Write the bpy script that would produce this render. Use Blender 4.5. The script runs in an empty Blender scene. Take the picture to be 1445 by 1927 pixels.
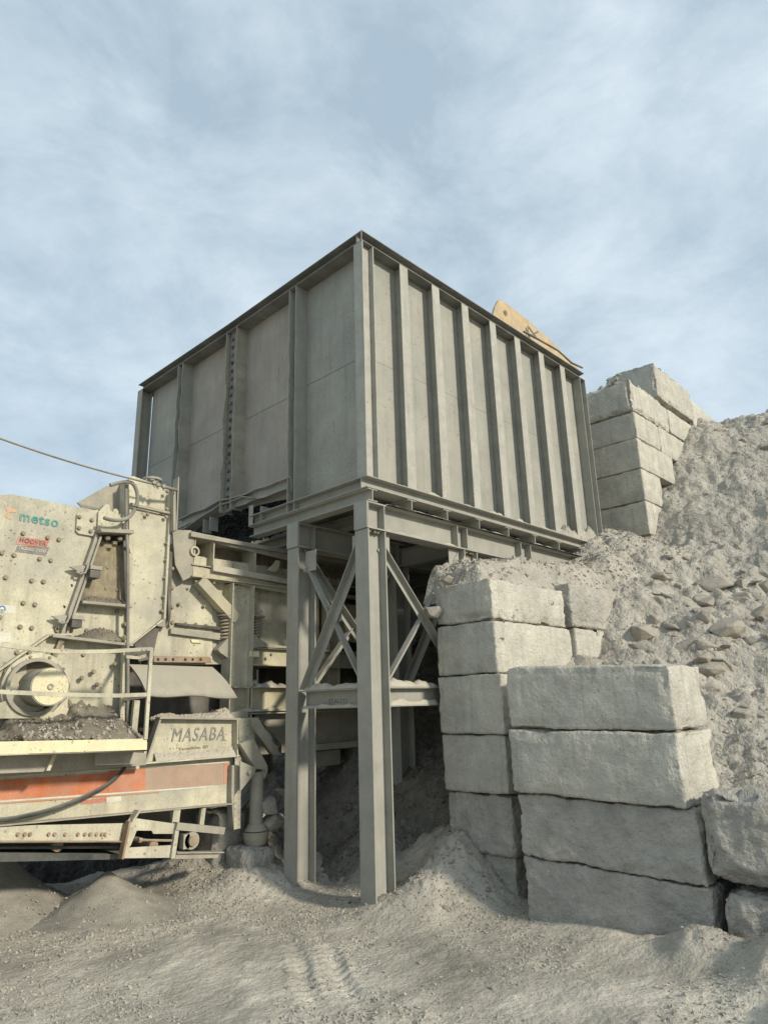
import bpy, bmesh, math, random
import numpy as np
from mathutils import Vector, Matrix, noise
random.seed(7)
sc = bpy.context.scene
C = bpy.context.collection
V = Vector
# ------------------------------------------------------------------ camera
FPX, CX, CY = 1288.0, 722.5, 963.5
yaw, pit, rol = (math.radians(a) for a in (46.27, 15.88, -1.603))
FW = V((math.sin(yaw)*math.cos(pit), math.cos(yaw)*math.cos(pit), math.sin(pit)))
_r = V((math.cos(yaw), -math.sin(yaw), 0)); _u = _r.cross(FW)
RT = math.cos(rol)*_r + math.sin(rol)*_u
UP = -math.sin(rol)*_r + math.cos(rol)*_u
CAM = V((-5.15, -5.176, 1.9))
cd = bpy.data.cameras.new('camera'); cam = bpy.data.objects.new('camera', cd); C.objects.link(cam)
cam.matrix_world = Matrix(((RT.x, UP.x, -FW.x, CAM.x), (RT.y, UP.y, -FW.y, CAM.y), (RT.z, UP.z, -FW.z, CAM.z), (0, 0, 0, 1)))
cd.sensor_fit = 'VERTICAL'; cd.sensor_height = 36; cd.lens = FPX/1927*36
cd.clip_end = 3000; cd.clip_start = .05
sc.camera = cam
# ------------------------------------------------------------------ light
SUN_DIR = V((0.17, -1.0, 0.50)).normalized()      # towards the sun
sl = bpy.data.lights.new('sun', 'SUN'); sl.energy = 2.7; sl.angle = math.radians(5); sl.color = (1.0, .91, .76)
so = bpy.data.objects.new('sun', sl); C.objects.link(so)
so.rotation_euler = SUN_DIR.to_track_quat('Z', 'Y').to_euler(); so.location = (0, -20, 20)
w = bpy.data.worlds.new('World'); sc.world = w; w.use_nodes = True
nt = w.node_tree; nt.nodes.clear()
def N(t, tree, **k):
    n = tree.nodes.new(t)
    for a, b in k.items(): setattr(n, a, b)
    return n
o_ = N('ShaderNodeOutputWorld', nt); bg = N('ShaderNodeBackground', nt); bg.inputs[1].default_value = .112
sky = N('ShaderNodeTexSky', nt, sky_type='NISHITA'); sky.sun_disc = False
sky.sun_elevation = math.asin(SUN_DIR.z); sky.sun_rotation = math.atan2(SUN_DIR.x, SUN_DIR.y)
tc = N('ShaderNodeTexCoord', nt)
mp = N('ShaderNodeMapping', nt); mp.inputs['Scale'].default_value = (1.0, 1.0, 1.7); mp.inputs['Rotation'].default_value = (0.35, 0.2, .5)
n1 = N('ShaderNodeTexNoise', nt); n1.inputs['Scale'].default_value = 3.9; n1.inputs['Detail'].default_value = 9; n1.inputs['Roughness'].default_value = .62; n1.inputs['Distortion'].default_value = .25
cr = N('ShaderNodeValToRGB', nt); cr.color_ramp.elements[0].position = .36; cr.color_ramp.elements[1].position = .68
cr.color_ramp.elements[0].color = (3.0, 3.8, 4.45, 1); cr.color_ramp.elements[1].color = (5.0, 5.75, 6.25, 1)
mx = N('ShaderNodeMix', nt, data_type='RGBA'); mx.inputs[0].default_value = .86
nt.links.new(tc.outputs['Generated'], mp.inputs[0]); nt.links.new(mp.outputs[0], n1.inputs[0]); nt.links.new(n1.outputs[0], cr.inputs[0])
nt.links.new(sky.outputs[0], mx.inputs[6]); nt.links.new(cr.outputs[0], mx.inputs[7])
nt.links.new(mx.outputs[2], bg.inputs[0]); nt.links.new(bg.outputs[0], o_.inputs[0])
sc.view_settings.view_transform = 'Standard'; sc.view_settings.look = 'None'; sc.view_settings.gamma = 1
sc.view_settings.exposure = 0.5
sc.render.engine = 'CYCLES'

# ------------------------------------------------------------------ helpers
def ray(x, y): return (x-CX)/FPX*RT - (y-CY)/FPX*UP + FW
def P(x, y, ax, v):
    "survey: photo pixel -> point on the world plane axis=v"
    d = ray(x, y); t = (v-CAM[ax])/d[ax]; return CAM + t*d
def PY(x, y, v=2.0): return P(x, y, 1, v)
def fbm(p, s=1.0, o=4): return noise.fractal(V(p)*s, .9, 2.0, o)

def bolts(pts, nrm, r, mt, parent, name='bolt'):
    for p in pts: MB().bolt(p, nrm, r).build(name, mt, parent)
class MB:
    def __init__(s): s.v = []; s.f = []
    def add(s, vs, fs):
        b = len(s.v); s.v += [V(a) for a in vs]; s.f += [[i+b for i in f] for f in fs]; return s
    def box(s, x0, x1, y0, y1, z0, z1):
        return s.prism([(x0,y0,z0),(x1,y0,z0),(x1,y1,z0),(x0,y1,z0)], (0,0,z1-z0))
    def prism(s, pts, vec):
        pts = [V(p) for p in pts]; vec = V(vec); n = len(pts)
        vs = pts + [p+vec for p in pts]
        return s.add(vs, [list(range(n))[::-1], list(range(n, 2*n))] + [[i, (i+1) % n, (i+1) % n+n, i+n] for i in range(n)])
    def beam(s, p0, p1, up, prof):
        p0, p1, up = V(p0), V(p1), V(up); d = (p1-p0).normalized(); side = d.cross(up).normalized(); u2 = side.cross(d)
        return s.prism([p0+side*a+u2*b for a, b in prof], p1-p0)
    def tube(s, pts, r, n=8):
        pts = [V(p) for p in pts]; rings = []; ref = V((0, 0, 1))
        for i, p in enumerate(pts):
            d = (pts[min(i+1, len(pts)-1)]-pts[max(i-1, 0)]).normalized()
            if abs(d.dot(ref)) > .95: ref = V((1, 0, 0)) if abs(d.x) < .9 else V((0, 1, 0))
            a = d.cross(ref).normalized(); b = d.cross(a)
            rings.append([p+a*r*math.cos(t*2*math.pi/n)+b*r*math.sin(t*2*math.pi/n) for t in range(n)])
        vs = [q for R in rings for q in R]; fs = []
        for i in range(len(pts)-1):
            for t in range(n): fs.append([i*n+t, i*n+(t+1) % n, (i+1)*n+(t+1) % n, (i+1)*n+t])
        fs += [list(range(n))[::-1], [(len(pts)-1)*n+t for t in range(n)]]
        return s.add(vs, fs)
    def cyl(s, p0, p1, r, n=24, r2=None):
        p0, p1 = V(p0), V(p1); d = (p1-p0).normalized(); ref = V((0, 0, 1)) if abs(d.z) < .9 else V((1, 0, 0))
        a = d.cross(ref).normalized(); b = d.cross(a); r2 = r if r2 is None else r2
        A = [p0+a*r*math.cos(t*2*math.pi/n)+b*r*math.sin(t*2*math.pi/n) for t in range(n)]
        B = [p1+a*r2*math.cos(t*2*math.pi/n)+b*r2*math.sin(t*2*math.pi/n) for t in range(n)]
        return s.add(A+B, [list(range(n))[::-1], list(range(n, 2*n))]+[[t, (t+1) % n, (t+1) % n+n, t+n] for t in range(n)])
    def ring(s, c, ax, ro, ri, L, n=32):
        c, ax = V(c), V(ax).normalized(); ref = V((0, 0, 1)) if abs(ax.z) < .9 else V((1, 0, 0))
        a = ax.cross(ref).normalized(); b = ax.cross(a); vs = []
        for t in range(n):
            q = a*math.cos(t*2*math.pi/n)+b*math.sin(t*2*math.pi/n)
            vs += [c+q*ro, c+q*ri, c+q*ri+ax*L, c+q*ro+ax*L]
        fs = []
        for t in range(n):
            u = (t+1) % n
            for k in range(4): fs.append([t*4+k, u*4+k, u*4+(k+1) % 4, t*4+(k+1) % 4])
        return s.add(vs, fs)
    def bolt(s, p, nrm, r=.016):
        nrm = V(nrm).normalized(); s.cyl(p, V(p)+nrm*.006, r*1.35, 12); s.cyl(V(p)+nrm*.006, V(p)+nrm*(.006+r*.95), r, 6); return s
    def build(s, name, mat, parent=None, smooth=False, label=None):
        off = V(parent['_o']) if parent is not None else V((0, 0, 0))
        me = bpy.data.meshes.new(name); me.from_pydata([tuple(v-off) for v in s.v], [], s.f)
        me.materials.append(mat); me.validate()
        bm = bmesh.new(); bm.from_mesh(me); bmesh.ops.recalc_face_normals(bm, faces=bm.faces); bm.to_mesh(me); bm.free()
        if smooth:
            me.polygons.foreach_set('use_smooth', [True]*len(me.polygons))
        o = bpy.data.objects.new(name, me); C.objects.link(o)
        if parent is not None: o.parent = parent; o['_o'] = tuple(off)
        else: o['_o'] = (0, 0, 0)
        if label: o['label'] = label
        return o
def thing(name, label, cat, loc, group=None):
    o = bpy.data.objects.new(name, None); C.objects.link(o); o.location = loc; o['_o'] = tuple(loc)
    o.empty_display_size = .2
    return tag(o, label, cat, group)
def tag(o, label, cat, group=None, kind=None):
    o['label'] = label; o['category'] = cat
    if group: o['group'] = group
    if kind: o['kind'] = kind
    return o
def structure(o): o['kind'] = 'structure'; return o
def stuff(o, label, cat): o['kind'] = 'stuff'; o['label'] = label; o['category'] = cat; return o
def Ish(wd, d, tf=.012, tw=.009):
    "I profile, (side, up): flanges horizontal in 'up'"
    a, b, c = wd/2, d/2, tw/2
    return [(-a,-b),(a,-b),(a,-b+tf),(c,-b+tf),(c,b-tf),(a,b-tf),(a,b),(-a,b),(-a,b-tf),(-c,b-tf),(-c,-b+tf),(-a,-b+tf)]
def Lsh(a, t=.01): return [(0,0),(a,0),(a,t),(t,t),(t,a),(0,a)]
def Csh(wd, d, t=.01): return [(0,-d/2),(wd,-d/2),(wd,-d/2+t),(t,-d/2+t),(t,d/2-t),(wd,d/2-t),(wd,d/2),(0,d/2)]
def RECT(a, b): return [(-a/2,-b/2),(a/2,-b/2),(a/2,b/2),(-a/2,b/2)]

# ------------------------------------------------------------------ materials
DUST = (.40, .375, .325)
def mat(name, base, dust=DUST, dust_amt=.35, up=.85, rough=.85, spec=.3, bump=.15, bscale=40, var=.18, streak=.25, scale=2.2, metal=0, second=None, second_amt=.3, second_scale=1.3, fine=.12, streakcol=None, bd=.02, bmix=0, pits=0, pitcol=(.1, .075, .05)):
    m = bpy.data.materials.new(name); m.use_nodes = True; t = m.node_tree; L = t.links.new
    b = t.nodes['Principled BSDF']; b.inputs['Roughness'].default_value = rough; b.inputs['Metallic'].default_value = metal
    b.inputs['Specular IOR Level'].default_value = spec
    tc = N('ShaderNodeTexCoord', t); oi = N('ShaderNodeObjectInfo', t)
    off = N('ShaderNodeVectorMath', t, operation='MULTIPLY_ADD'); cx = N('ShaderNodeCombineXYZ', t)
    L(oi.outputs['Random'], cx.inputs[0]); L(oi.outputs['Random'], cx.inputs[1])
    off.inputs[1].default_value = (1, 1, 1); sc_ = N('ShaderNodeVectorMath', t, operation='SCALE'); sc_.inputs['Scale'].default_value = 13.7
    L(cx.outputs[0], sc_.inputs[0]); L(tc.outputs['Object'], off.inputs[0]); L(sc_.outputs[0], off.inputs[2])
    co = off.outputs[0]
    def nz(s, d=4, r=.55, vec=None):
        n = N('ShaderNodeTexNoise', t); n.inputs['Scale'].default_value = s; n.inputs['Detail'].default_value = d; n.inputs['Roughness'].default_value = r
        L(vec or co, n.inputs['Vector']); return n.outputs['Fac']
    def rng(x, a, bb, c=0, d=1):
        r = N('ShaderNodeMapRange', t); r.inputs[1].default_value = a; r.inputs[2].default_value = bb; r.inputs[3].default_value = c; r.inputs[4].default_value = d; L(x, r.inputs[0]); return r.outputs[0]
    def mix(f, a, bb, mode='MIX'):
        n = N('ShaderNodeMix', t, data_type='RGBA', blend_type=mode)
        for sck, val in ((n.inputs[0], f), (n.inputs[6], a), (n.inputs[7], bb)):
            if isinstance(val, (int, float)): sck.default_value = val
            elif isinstance(val, tuple): sck.default_value = (*val[:3], 1)
            else: L(val, sck)
        return n.outputs[2]
    def mul(a, bb):
        n = N('ShaderNodeMath', t, operation='MULTIPLY')
        for sck, val in zip(n.inputs, (a, bb)):
            if isinstance(val, (int, float)): sck.default_value = val
            else: L(val, sck)
        return n.outputs[0]
    col = base
    if second is not None: col = mix(rng(nz(second_scale, 3), .5-.15, .5+.15, 0, second_amt), base, second)
    col = mix(mul(rng(nz(scale, 6, .6), .4, .68), dust_amt), col, dust)
    lo = tuple(max(0, 1-var) for _ in range(3)); hi = tuple(1+var for _ in range(3))
    col = mix(1.0, col, mix(rng(nz(scale*2.3, 6, .65), .3, .7), lo, hi), 'MULTIPLY')
    if fine: col = mix(1.0, col, mix(rng(nz(95, 3, .7), .3, .7), tuple([1-fine]*3), tuple([1+fine]*3)), 'MULTIPLY')
    if streak:
        mpn = N('ShaderNodeMapping', t); mpn.inputs['Scale'].default_value = (9, 9, .55); L(co, mpn.inputs[0])
        s1 = nz(1.6, 5, .6, mpn.outputs[0])
        col = mix(rng(s1, .52, .72, 0, streak), col, streakcol or tuple(c*.55 for c in base))
    if pits:
        vo = N('ShaderNodeTexVoronoi', t); vo.inputs['Scale'].default_value = 26; L(co, vo.inputs['Vector'])
        sxx = N('ShaderNodeSeparateColor', t); L(vo.outputs['Color'], sxx.inputs[0])
        r1 = N('ShaderNodeMapRange', t); L(vo.outputs['Distance'], r1.inputs[0]); L(rng(sxx.outputs[0], .5, 1, .0, .34), r1.inputs[1])
        ad = N('ShaderNodeMath', t, operation='ADD'); L(rng(sxx.outputs[0], .5, 1, .0, .34), ad.inputs[0]); ad.inputs[1].default_value = .04; L(ad.outputs[0], r1.inputs[2]); r1.inputs[3].default_value = 1; r1.inputs[4].default_value = 0
        col = mix(mul(mul(r1.outputs[0], pits), rng(nz(2.5, 3), .42, .6)), col, pitcol)
    if up:
        g = N('ShaderNodeNewGeometry', t); sx = N('ShaderNodeSeparateXYZ', t); L(g.outputs['Normal'], sx.inputs[0])
        col = mix(mul(rng(sx.outputs[2], .35, .8), up), col, dust)
    L(col, b.inputs['Base Color'])
    if bump:
        bp = N('ShaderNodeBump', t); bp.inputs['Strength'].default_value = bump; bp.inputs['Distance'].default_value = bd
        hgt = nz(bscale, 5, .65)
        if bmix:
            vb = N('ShaderNodeTexVoronoi', t); vb.inputs['Scale'].default_value = bscale*.45; L(co, vb.inputs['Vector'])
            h2 = N('ShaderNodeMath', t, operation='MULTIPLY_ADD'); L(vb.outputs['Distance'], h2.inputs[0]); h2.inputs[1].default_value = -bmix; L(hgt, h2.inputs[2])
            h3 = N('ShaderNodeMath', t, operation='MULTIPLY_ADD'); L(nz(bscale*.25, 4, .6), h3.inputs[0]); h3.inputs[1].default_value = 1.2; L(h2.outputs[0], h3.inputs[2]); hgt = h3.outputs[0]
        L(hgt, bp.inputs['Height']); L(bp.outputs[0], b.inputs['Normal'])
    return m
M = {}
M['steel'] = mat('grey_steel', (.31, .31, .272), dust_amt=.45, var=.1, streak=.25, bump=.05, fine=.05)
M['steel_light'] = mat('dusty_light_steel', (.37, .37, .325), dust_amt=.5, var=.13, streak=.35, bump=.06, fine=.07, pits=.4)
M['steel_panel'] = mat('grey_steel_panel', (.305, .308, .27), dust=(.40, .375, .315), dust_amt=.5, var=.12, streak=.3, bump=.06, scale=.9, fine=.06, pits=.5)
M['steel_panel_brown'] = mat('worn_steel_panel', (.34, .305, .26), dust=(.31, .30, .26), dust_amt=.5, var=.14, streak=.3, bump=.08, scale=.8, fine=.1, pits=.5)
M['rim'] = mat('dark_steel_rim', (.16, .16, .145), dust_amt=.3, var=.15, bump=.05)
M['cream'] = mat('cream_paint', (.52, .49, .365), dust=(.37, .355, .295), dust_amt=.95, var=.18, streak=.5, bump=.15, bscale=55, fine=.16, scale=1.8, streakcol=(.27, .245, .175), pits=.6)
M['dusty_cream'] = mat('dusty_cream_paint', (.42, .395, .29), dust=(.33, .31, .25), dust_amt=.85, var=.16, streak=.3, bump=.12, bscale=55, fine=.12, scale=1.6, second=(.55, .5, .33), second_amt=.7, second_scale=1.4, pits=.5)
M['cream_clean'] = mat('clean_cream_paint', (.72, .66, .43), dust_amt=.35, var=.1, streak=.2, bump=.06, pits=.5)
M['dirty_cream'] = mat('mud_stained_cream_paint', (.25, .215, .145), dust=(.10, .09, .07), dust_amt=.9, var=.3, streak=.6, bump=.3, streakcol=(.5, .45, .3), scale=3)
M['dusty'] = mat('dust_coated_steel', (.32, .305, .25), dust=(.37, .34, .275), dust_amt=.8, var=.15, bump=.2, fine=.12)
M['darksteel'] = mat('dark_steel', (.09, .085, .075), dust_amt=.4, var=.2, bump=.1, up=.6)
M['bolt'] = mat('bolt_steel', (.26, .22, .15), dust_amt=.3, bump=0, streak=0, up=.4)
M['rust'] = mat('rusty_steel', (.3, .2, .12), dust_amt=.6, var=.25, bump=.2)
M['yellow'] = mat('worn_yellow_paint', (.50, .36, .19), dust=(.4, .36, .28), dust_amt=.75, var=.15, bump=.1, up=.6, second=(.42, .37, .27), second_amt=.8, second_scale=1.6)
M['orange'] = mat('orange_paint', (.56, .17, .07), dust=(.42, .32, .25), dust_amt=.8, var=.15, streak=.3, bump=.05, streakcol=(.45, .3, .22), up=0)
M['faded'] = mat('dusty_faded_orange_paint', (.40, .285, .215), dust=(.36, .32, .255), dust_amt=.7, var=.12, streak=.4, bump=.08, streakcol=(.46, .24, .15), up=0)
M['rubber'] = mat('rubber', (.045, .055, .055), dust_amt=.3, var=.2, bump=.05, up=.4)
M['hose'] = mat('grey_hose', (.2, .19, .16), dust_amt=.5, bump=.05)
M['concrete'] = mat('concrete', (.55, .525, .445), dust=(.43, .41, .35), dust_amt=.75, var=.17, streak=.55, bump=.9, bscale=32, up=.7, fine=.14, streakcol=(.30, .285, .24), second=(.45, .45, .405), second_amt=.7, second_scale=1.1, pits=.45, pitcol=(.2, .185, .15), bd=.02, bmix=.25)
M['concrete_rough'] = mat('rough_concrete', (.45, .43, .38), dust=(.36, .345, .305), dust_amt=.6, var=.18, streak=.15, bump=.8, bscale=26, up=.7, fine=.14, second=(.27, .26, .24), second_amt=.6, bd=.035, bmix=.5)
M['dirt'] = mat('dusty_dirt', (.45, .415, .35), dust=(.25, .235, .195), dust_amt=.95, var=.2, streak=0, bump=.9, bscale=24, up=0, fine=.2, scale=.8, second=(.53, .495, .42), second_amt=.8, second_scale=.5, bd=.02, bmix=.3)
M['hill'] = mat('slope_dirt', (.405, .38, .325), dust=(.34, .32, .275), dust_amt=.6, var=.16, streak=0, bump=.9, bscale=14, up=0, fine=.16, scale=1.1, second=(.45, .42, .36), second_amt=.6, second_scale=.6, bd=.055, bmix=.9)
M['dust'] = mat('pale_dust', (.45, .415, .34), dust_amt=.4, var=.1, streak=0, bump=.4, bscale=30, up=0)
M['mud'] = mat('damp_dirt', (.17, .15, .115), dust=(.31, .28, .22), dust_amt=.6, var=.25, streak=0, bump=.8, bscale=30, up=0)
M['shade_toned_dirt'] = mat('shade_darkened_dirt', (.21, .195, .16), dust=(.29, .27, .225), dust_amt=.5, var=.25, streak=0, bump=.9, bscale=14, up=0, bd=.06, bmix=.9)  # shade under the hopper is put into this darker dirt colour
M['pile'] = mat('fine_grey_grit', (.36, .34, .285), dust=(.25, .235, .2), dust_amt=.7, var=.2, streak=0, bump=.9, bscale=70, up=0, fine=.25)
M['rock'] = mat('rock', (.40, .365, .305), dust=(.33, .305, .26), dust_amt=.5, var=.15, streak=0, bump=.5, bscale=18, up=.6, bd=.04, bmix=.3)
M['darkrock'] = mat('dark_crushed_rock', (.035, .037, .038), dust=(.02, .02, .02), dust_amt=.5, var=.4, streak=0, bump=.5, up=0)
M['pebble'] = mat('pebble', (.38, .35, .29), dust=(.25, .245, .22), dust_amt=.8, var=.4, streak=0, bump=0, up=0, scale=12)
M['teal'] = mat('teal_print', (.08, .27, .23), scale=9, dust_amt=.3, bump=0, streak=0, up=0)
M['pink'] = mat('faded_pink_print', (.60, .36, .24), dust_amt=.4, bump=0, streak=0, up=0)
M['red'] = mat('faded_red_print', (.50, .18, .12), scale=9, dust_amt=.55, bump=0, streak=0, up=0)
M['charcoal'] = mat('charcoal_print', (.13, .13, .125), scale=9, dust_amt=.55, bump=0, streak=0, up=0)
M['white'] = mat('white_print', (.62, .6, .5), dust_amt=.3, bump=0, streak=0, up=0)
M['blue'] = mat('blue_print', (.08, .2, .38), dust_amt=.15, bump=0, streak=0, up=0)
M['greyprint'] = mat('grey_print', (.2, .205, .18), scale=9, dust_amt=.55, bump=0, streak=0, up=0)

# ------------------------------------------------------------------ terrain
def tps(pts):
    p = np.array(pts, float); n = len(p); d = np.hypot(p[:, None, 0]-p[None, :, 0], p[:, None, 1]-p[None, :, 1])
    K = np.where(d > 0, d*d*np.log(d+1e-9), 0)+np.eye(n)*.02; Q = np.c_[np.ones(n), p[:, :2]]
    A = np.block([[K, Q], [Q.T, np.zeros((3, 3))]]); wts = np.linalg.solve(A, np.r_[p[:, 2], 0, 0, 0])
    def f(x, y):
        r = np.hypot(x-p[:, 0], y-p[:, 1]); k = np.where(r > 0, r*r*np.log(r+1e-9), 0)
        return float(k@wts[:n]+wts[n]+wts[n+1]*x+wts[n+2]*y)
    return f
def sstep(a, b, x):
    t = min(1, max(0, (x-a)/(b-a))); return t*t*(3-2*t)
HP = [(2.2,-2.0,1.6),(1.75,-2.4,1.2),(1.7,-3.3,1.05),(1.9,-4.6,.75),(1.7,-6.5,.45),(1.6,-9,.4),(2.8,-.84,2.38),(3.3,-.84,2.45),(3.57,-.84,2.8),(4.12,-.84,3.35),(2.6,-1.5,2.0),
      (5.0,-.5,4.0),(5.6,-.4,4.32),(6.84,-.4,4.5),(6.3,-.4,4.42),(7.5,-.4,5.3),(8.5,-.4,6.1),(9.5,-.4,7.2),(10.6,-.4,8.0),(11.5,-.4,8.35),
      (4,-2.6,2.2),(6,-2.6,3.5),(8,-2.6,5.0),(10,-2.6,6.7),(11.6,-2.4,8.1),(4,-5,1.9),(6,-5,3.2),(8,-5,4.7),(10,-5,6.5),(12,-5,8.2),
      (4,-9,1.8),(8,-9,4.6),(12,-9,8.2),(1.6,-1.3,1.6),(1.2,-1.0,1.9),(3.0,-2.2,1.85)]
_hf = tps(HP)
def hill_h(x, y, detail=True):
    z = _hf(x, min(y, .2))
    # front drop behind the block stacks
    fl = float(np.interp(y, [-3.8, -2.75, -2.7, -1.2, -.8], [1.5, 1.35, 1.3, 1.05, .9])) if y > -4 else 1.5-min(1.4, (-4-y)*.5)
    z -= 3.0*(1-sstep(fl, fl+.3, x))
    if z > 7.9: z = 7.9+(.55*(1-math.exp(-(z-7.9)/.55)))
    if detail:
        q = V((x, y, z*.6))
        a = sstep(2.2, 3.5, x)
        z += (.17*a+.05)*noise.fractal(q*.9, 1.0, 2.1, 4) + (.12*a+.02)*max(0, noise.ridged_multi_fractal(q*1.3+V((5, 2, 1)), .9, 2.1, 4, 1.0, 2.0)-1.2)
        z += .06*noise.fractal(q*4.5, .5, 2.2, 5)-.05*max(0, noise.noise(q*3.1+V((2, 2, 2))))
        # lumpy clods in the rocky middle part of the slope
        rk = math.exp(-((x-4.6)/1.8)**2-((y+2.6)/1.3)**2)
        rk = max(rk, .55*math.exp(-((x-11)/1.5)**2), .3*max(0, noise.noise(q*.6+V((0, 7, 0)))))
        dd = noise.voronoi(q*2.1+.3*noise.noise_vector(q*2))[0]; d2 = noise.voronoi(q*5.2)[0]
        z += rk*(.30*(.42-dd[0])+.16*min(.3, dd[1]-dd[0])+.10*(.4-d2[0])) + .02*(.4-d2[0])
    return z
BUMPS = [  # x, y, height, radius x, radius y  (dirt heaped against posts and blocks)
    (.95,-.30,.42,.42,.40),(1.35,.25,.55,.5,.6),(.42,-.28,.16,.35,.3),(.1,.02,.08,.3,.28),(-.02,1.45,.12,.35,.3),(.75,.7,.2,.3,.4),(-.3,1.75,.10,.5,.3),
    (.22,2.35,.85,.34,.36),(-.2,1.9,.10,.4,.3),(.62,1.75,.25,.3,.3),
    (.80,-2.75,.20,.28,.3),(.95,-3.6,.32,.42,.45),(.45,-3.35,.16,.5,.25),(.0,-3.75,.14,.5,.2),(.7,-2.0,.06,.25,.5),(-.25,-3.8,.10,.45,.2),(-.55,-3.0,.04,.8,.2)]
def cone(x, y, cx, cy, h, sl):
    d = math.hypot(x-cx, y-cy); return h-sl*(math.sqrt(d*d+.004)-.06)
PILES = [(-.2,2.6,.42,.5),(-3.6,2.9,.36,.3)]
def gr_h(x, y, detail=True):
    z = 0.0
    if abs(x) < 12 and abs(y) < 30:
        for bx, by, h, rx, ry in BUMPS: z += h*math.exp(-((x-bx)/rx)**2-((y-by)/ry)**2)
        c = max(cone(x, y, *p) for p in PILES)
        z = max(z, c) + (.03*math.exp(-abs(z-c)*12))
        z += .12*sstep(2.0, 5, y)+3.4*sstep(5.2, 10.5, y)*sstep(-14, -7, x)
    if detail:
        q = V((x, y, 0)); near = 1 if abs(x) < 12 and abs(y) < 12 else 0
        z += .04*noise.fractal(q*.8, 1.0, 2.1, 5)*(1 if near else 4)
        if near:
            a = .2+min(1, max(0, z)*3)
            z += .03*a*noise.fractal(q*6+V((3, 1, 0)), .6, 2.1, 5)
            z += .03*max(0, noise.fractal(q*2.3+V((9, 4, 0)), .7, 2.1, 4)-.25)+.03*min(1, z*3 if z > 0 else 0)*abs(noise.noise(q*11))
            # tyre and track marks across the foreground
            for (lx, ly, ux, uy, wd) in ((-1.35,-.55,.50,.87,.05),(-1.12,-.68,.50,.87,.05),(-2.0,-2.2,.9,.42,.07),(-1.2,-3.2,.93,.36,.06)):
                dx, dy = x-lx, y-ly; al = dx*ux+dy*uy; ac = -dx*uy+dy*ux+.03*math.sin(al*3)
                if abs(al) < 1.1 and abs(ac) < .2:
                    z += (-.045*math.exp(-(ac/wd)**2)+.025*math.exp(-((abs(ac)-.1)/.03)**2))*(1-abs(al)/1.1)*(.6+.55*math.sin(al*52))
    return z
def ground_all(x, y): return max(gr_h(x, y), hill_h(x, y) if x > 1.3 and y < .1 else -9)
def axis(a, b, step, far, g=1.22):
    m = list(np.arange(a, b+1e-6, step)); s = step; x = a; lo = []
    while x > -far: s *= g; x -= s; lo.append(x)
    s = step; x = b; hi = []
    while x < far: s *= g; x += s; hi.append(x)
    return lo[::-1]+m+hi
def sheet(name, xs, ys, hf, m, smooth=True, keep=None):
    nx, ny = len(xs), len(ys)
    vs = [(x, y, hf(x, y)) for y in ys for x in xs]; fs = []
    for j in range(ny-1):
        for i in range(nx-1):
            if keep is None or keep(xs[i], ys[j]): fs.append([j*nx+i, j*nx+i+1, (j+1)*nx+i+1, (j+1)*nx+i])
    me = bpy.data.meshes.new(name); me.from_pydata(vs, [], fs); me.materials.append(m)
    me.polygons.foreach_set('use_smooth', [smooth]*len(me.polygons))
    o = bpy.data.objects.new(name, me); C.objects.link(o); return o
structure(sheet('ground', axis(-4.2, 1.6, .024, 500, 1.12), axis(-4.4, 3.2, .027, 500, 1.12), gr_h, M['dirt']))
xs = list(np.arange(.7, 5.5, .038))+list(np.arange(5.5, 13, .075))+list(np.arange(13, 20, .4))+[20+1.5**i for i in range(1, 13)]
ys = [-14-1.6**i for i in range(10, 0, -1)]+list(np.arange(-14, -6.5, .3))+list(np.arange(-6.5, -.9, .038))+list(np.arange(-.9, .31, .04))
structure(sheet('hillside', xs, ys, hill_h, M['hill'], keep=lambda x, y: x > (1.25 if y > -4 else .6) and not (x < 5.75 and y > -.22) and not (x < 2.66 and y > -.83) and not (x>6.98 and y > .2)))
# dirt bench between the concrete row and the girder, spilled over the frame edge
def bench_h(x, y):
    z = np.interp(x, [1.0, 1.25, 1.6, 2.3, 3.2, 4.2, 5.0, 5.8, 6.9], [3.1, 3.30, 3.52, 3.52, 3.58, 3.75, 4.05, 4.40, 4.5])
    z += .12*sstep(-.85, -.3, y) - .22*(1-sstep(1.1, 1.28, x)) - (.30 if x > 2.7 else .52)*(1-sstep(-.84, -.5, y)) - 1.5*(1-sstep(-.9, -.85, y))
    if x > 4.2: z += .22*sstep(4.2, 5.5, x)*sstep(-.35, 0.05, y)
    q = V((x, y, 2)); return z+.10*noise.fractal(q*2.2, 1, 2.1, 5)+.02*noise.noise(q*14)
b_ = sheet('dirt_bench', list(np.arange(1.09, 6.9, .035)), list(np.arange(-.92, .19, .03)), bench_h, M['hill'], keep=lambda x, y: x > 3.3 or y > -.82)
structure(b_)
# rubble slope below the hopper, its colour darkened for the shade there
def under_h(x, y):
    z = -.1+.72*(x-.55)+.12*math.sin(y*1.4)+.18*noise.fractal(V((x, y, 1))*1.5, 1, 2.1, 4)+.06*noise.ridged_multi_fractal(V((x, y, 1))*2.6, .9, 2.1, 4, 1, 2)
    if 1.3 < y < 2.9: z = max(z, -.05+.95*(x-.3)-.5*abs(y-2.1))
    z += .5*max(0, y-4.6)
    k = sstep(1.7, 1.8, y)
    return min(z+9*k*sstep(5.6, 6.0, x), 3.7+.55*sstep(4.6, 5.6, x)+3.2*k*sstep(5.68, 6.0, x))
o = sheet('rubble_slope', list(np.arange(.3, 7.2, .05)), list(np.arange(-.24, 6, .05))+list(np.arange(6, 14, .2)), under_h, M['shade_toned_dirt']); structure(o)
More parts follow.
